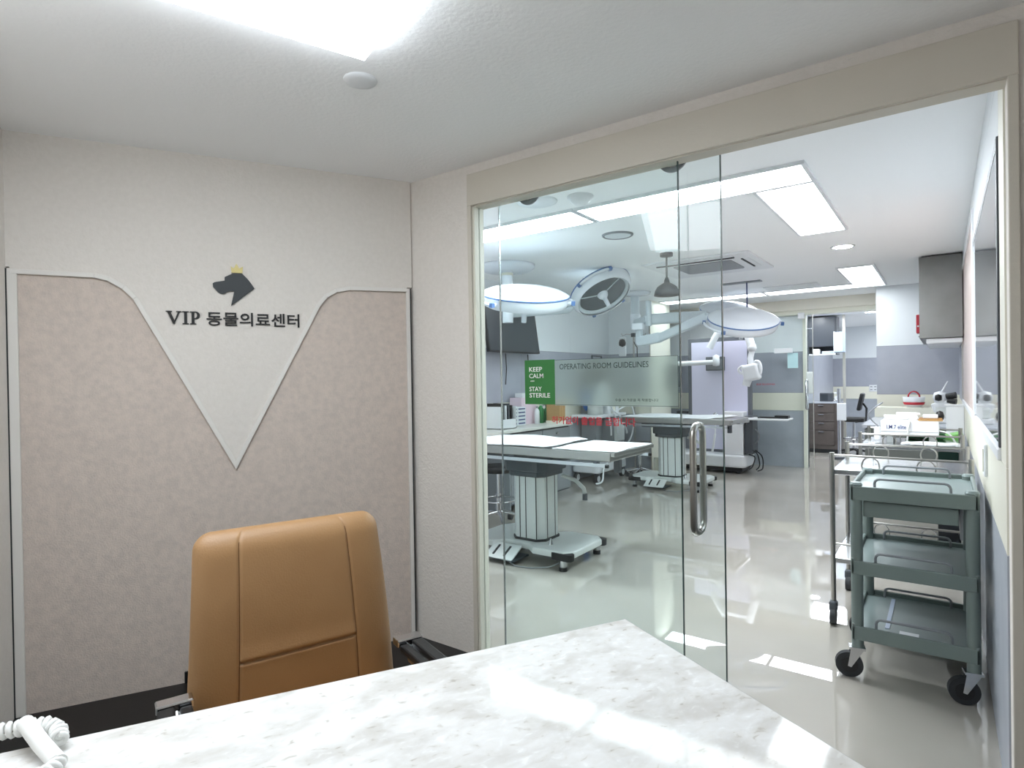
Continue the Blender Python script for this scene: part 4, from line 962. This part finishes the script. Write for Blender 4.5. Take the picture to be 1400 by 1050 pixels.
# steel trolleys
def make_trolley():
    t = thing('steel_trolley', '', 'trolley', (0, 0, 0), 0, 'steel instrument trolleys')
    X, Y = .30, .315
    for sx_ in (-1, 1):
        for sy_ in (-1, 1):
            x, y = sx_*X, sy_*Y
            p = MB().cyl((x, y, .12), (x, y, .93), .0125, n=14).build('post', 'steel', t)
            w_ = MB().cyl((x-.014, y-.015, .045), (x+.014, y-.015, .045), .045, n=20).build('wheel', 'rubber', p)
            MB().box(x-.02, x+.02, y-.035, y+.018, .07, .125).build('caster_fork', 'dark_grey', p, .01)
    for z in (.84, .36):
        s = MB().box(-X, X, -Y, Y, z-.03, z).build('shelf', 'steel_bright', t, .004)
        for y in (-Y, Y):
            MB().cyl((-X, y, z+.075), (X, y, z+.075), .0065, n=8).build('guard_rail', 'steel', s)
            for x in (-.12, .12):
                MB().tube([(x+.04*math.cos(math.radians(a)), y, z+.028+.045*math.sin(math.radians(a))) for a in range(-40, 221, 20)], .004, 6).build('loop', 'steel', s)
    return t
tr = make_trolley(); place(tr, (-.195, 3.945, 0), 'steel trolley with loop guard rails right behind the grey cart')
tr2 = copy_tree(tr); place(tr2, (-.20, 5.35, 0), 'farther steel trolley carrying the white console')
# console and clutter on the far trolley
t = thing('console_device', 'white flat console with blue model lettering on far steel trolley', 'device', (-.20, 5.42, .84))
for x in (-.13, .13): bx('stand', 'table_grey', t, x-.02, x+.02, -.15, .15, 0, .06)
bx('body', 'white', t, -.185, .17, -.22, .22, .06, .165, .006)
bx('groove_line', 'mid_grey', t, -.183, .168, -.2215, -.22, .085, .088)
text('lettering', 'I.M.7 elite', 'navy', t, -.145, .105, -.2205, w=.12, h=.03, depth=.001, thick=.01)
bx('side_clamp', 'white', t, -.23, -.185, -.20, -.14, .02, .12, .015)
MB().tube(smooth_path([(-.20, -.2, .12), (-.26, -.21, .2), (-.22, -.22, .26), (-.17, -.2, .30)]), .006, 6).build('cable', 'mid_grey', t)
MB().tube(smooth_path([(.17, -.2, .10), (.23, -.22, .08), (.27, -.2, .0), (.28, -.18, -.05)]), .006, 6).build('cable', 'table_grey', t)
MB().tube(smooth_path([(-.02, -.23, .0), (-.01, -.24, .12), (.0, -.20, .185), (-.02, -.16, .175)]), .006, 6).build('cable', 'table_grey', t)
tag(MB(T(-.27, 5.40, 1.006) @ Rot(12, 'Z')).box(-.10, .10, -.08, .08, 0, .03).box(-.02, .12, -.05, .06, .03, .05).build('paper_packet', 'white_matte', None, .008), 'white paper packet lying on top of the white console', 'packet')
t = thing('wooden_tray', 'small brown and gold tray at the right on the console', 'tray', (-.075, 5.30, 1.006))
bx('dish', 'gold', t, -.075, .065, -.07, .07, 0, .02, .003); bx('rim', 'tan', t, -.078, .068, -.073, -.07, .002, .012); bx('insert', 'white', t, -.05, .04, -.05, .05, .02, .045, .004)
tag(MB(T(-.025, 5.36, 1.027)).lathe([(0, -.02), (.022, -.015), (.028, .01), (.02, .04), (0, .05)], 14).build('black_knob', 'black'), 'small black bulb at the right end of the console', 'bulb')
t = thing('green_case', 'light green lidded dark case behind the right end of console', 'case', (.045, 5.84, .60))
bx('body', 'green_dark', t, -.085, .075, -.11, .11, .0, .20, .01); 
MB(T(0, 0, .235) @ Rot(-14, 'Y')).box(-.085, .08, -.115, .115, -.035, .035).build('lid', 'green_light', t, .01)
t2 = thing('case_stand', 'low dark cabinet under the green case', 'cabinet', (.045, 5.88, 0)); bx('body', 'dark_grey', t2, -.09, .09, -.14, .14, .03, .60, .004); bx('plinth', 'black', t2, -.08, .08, -.12, .12, 0, .03)
tag(MB(T(-.12, 5.62, .841)).box(-.13, .13, -.03, .03, 0, .05).build('green_cloth', 'green', None, .02), 'green cloth bundle under the back of the white console', 'cloth')
tag(sheet('instrument_wrap', [(-.24, 5.06), (.08, 5.06), (.08, 5.17), (-.24, 5.17)], .842, 5, .012, .012), 'white wrapped bundle on front of the farther steel trolley', 'wrap')
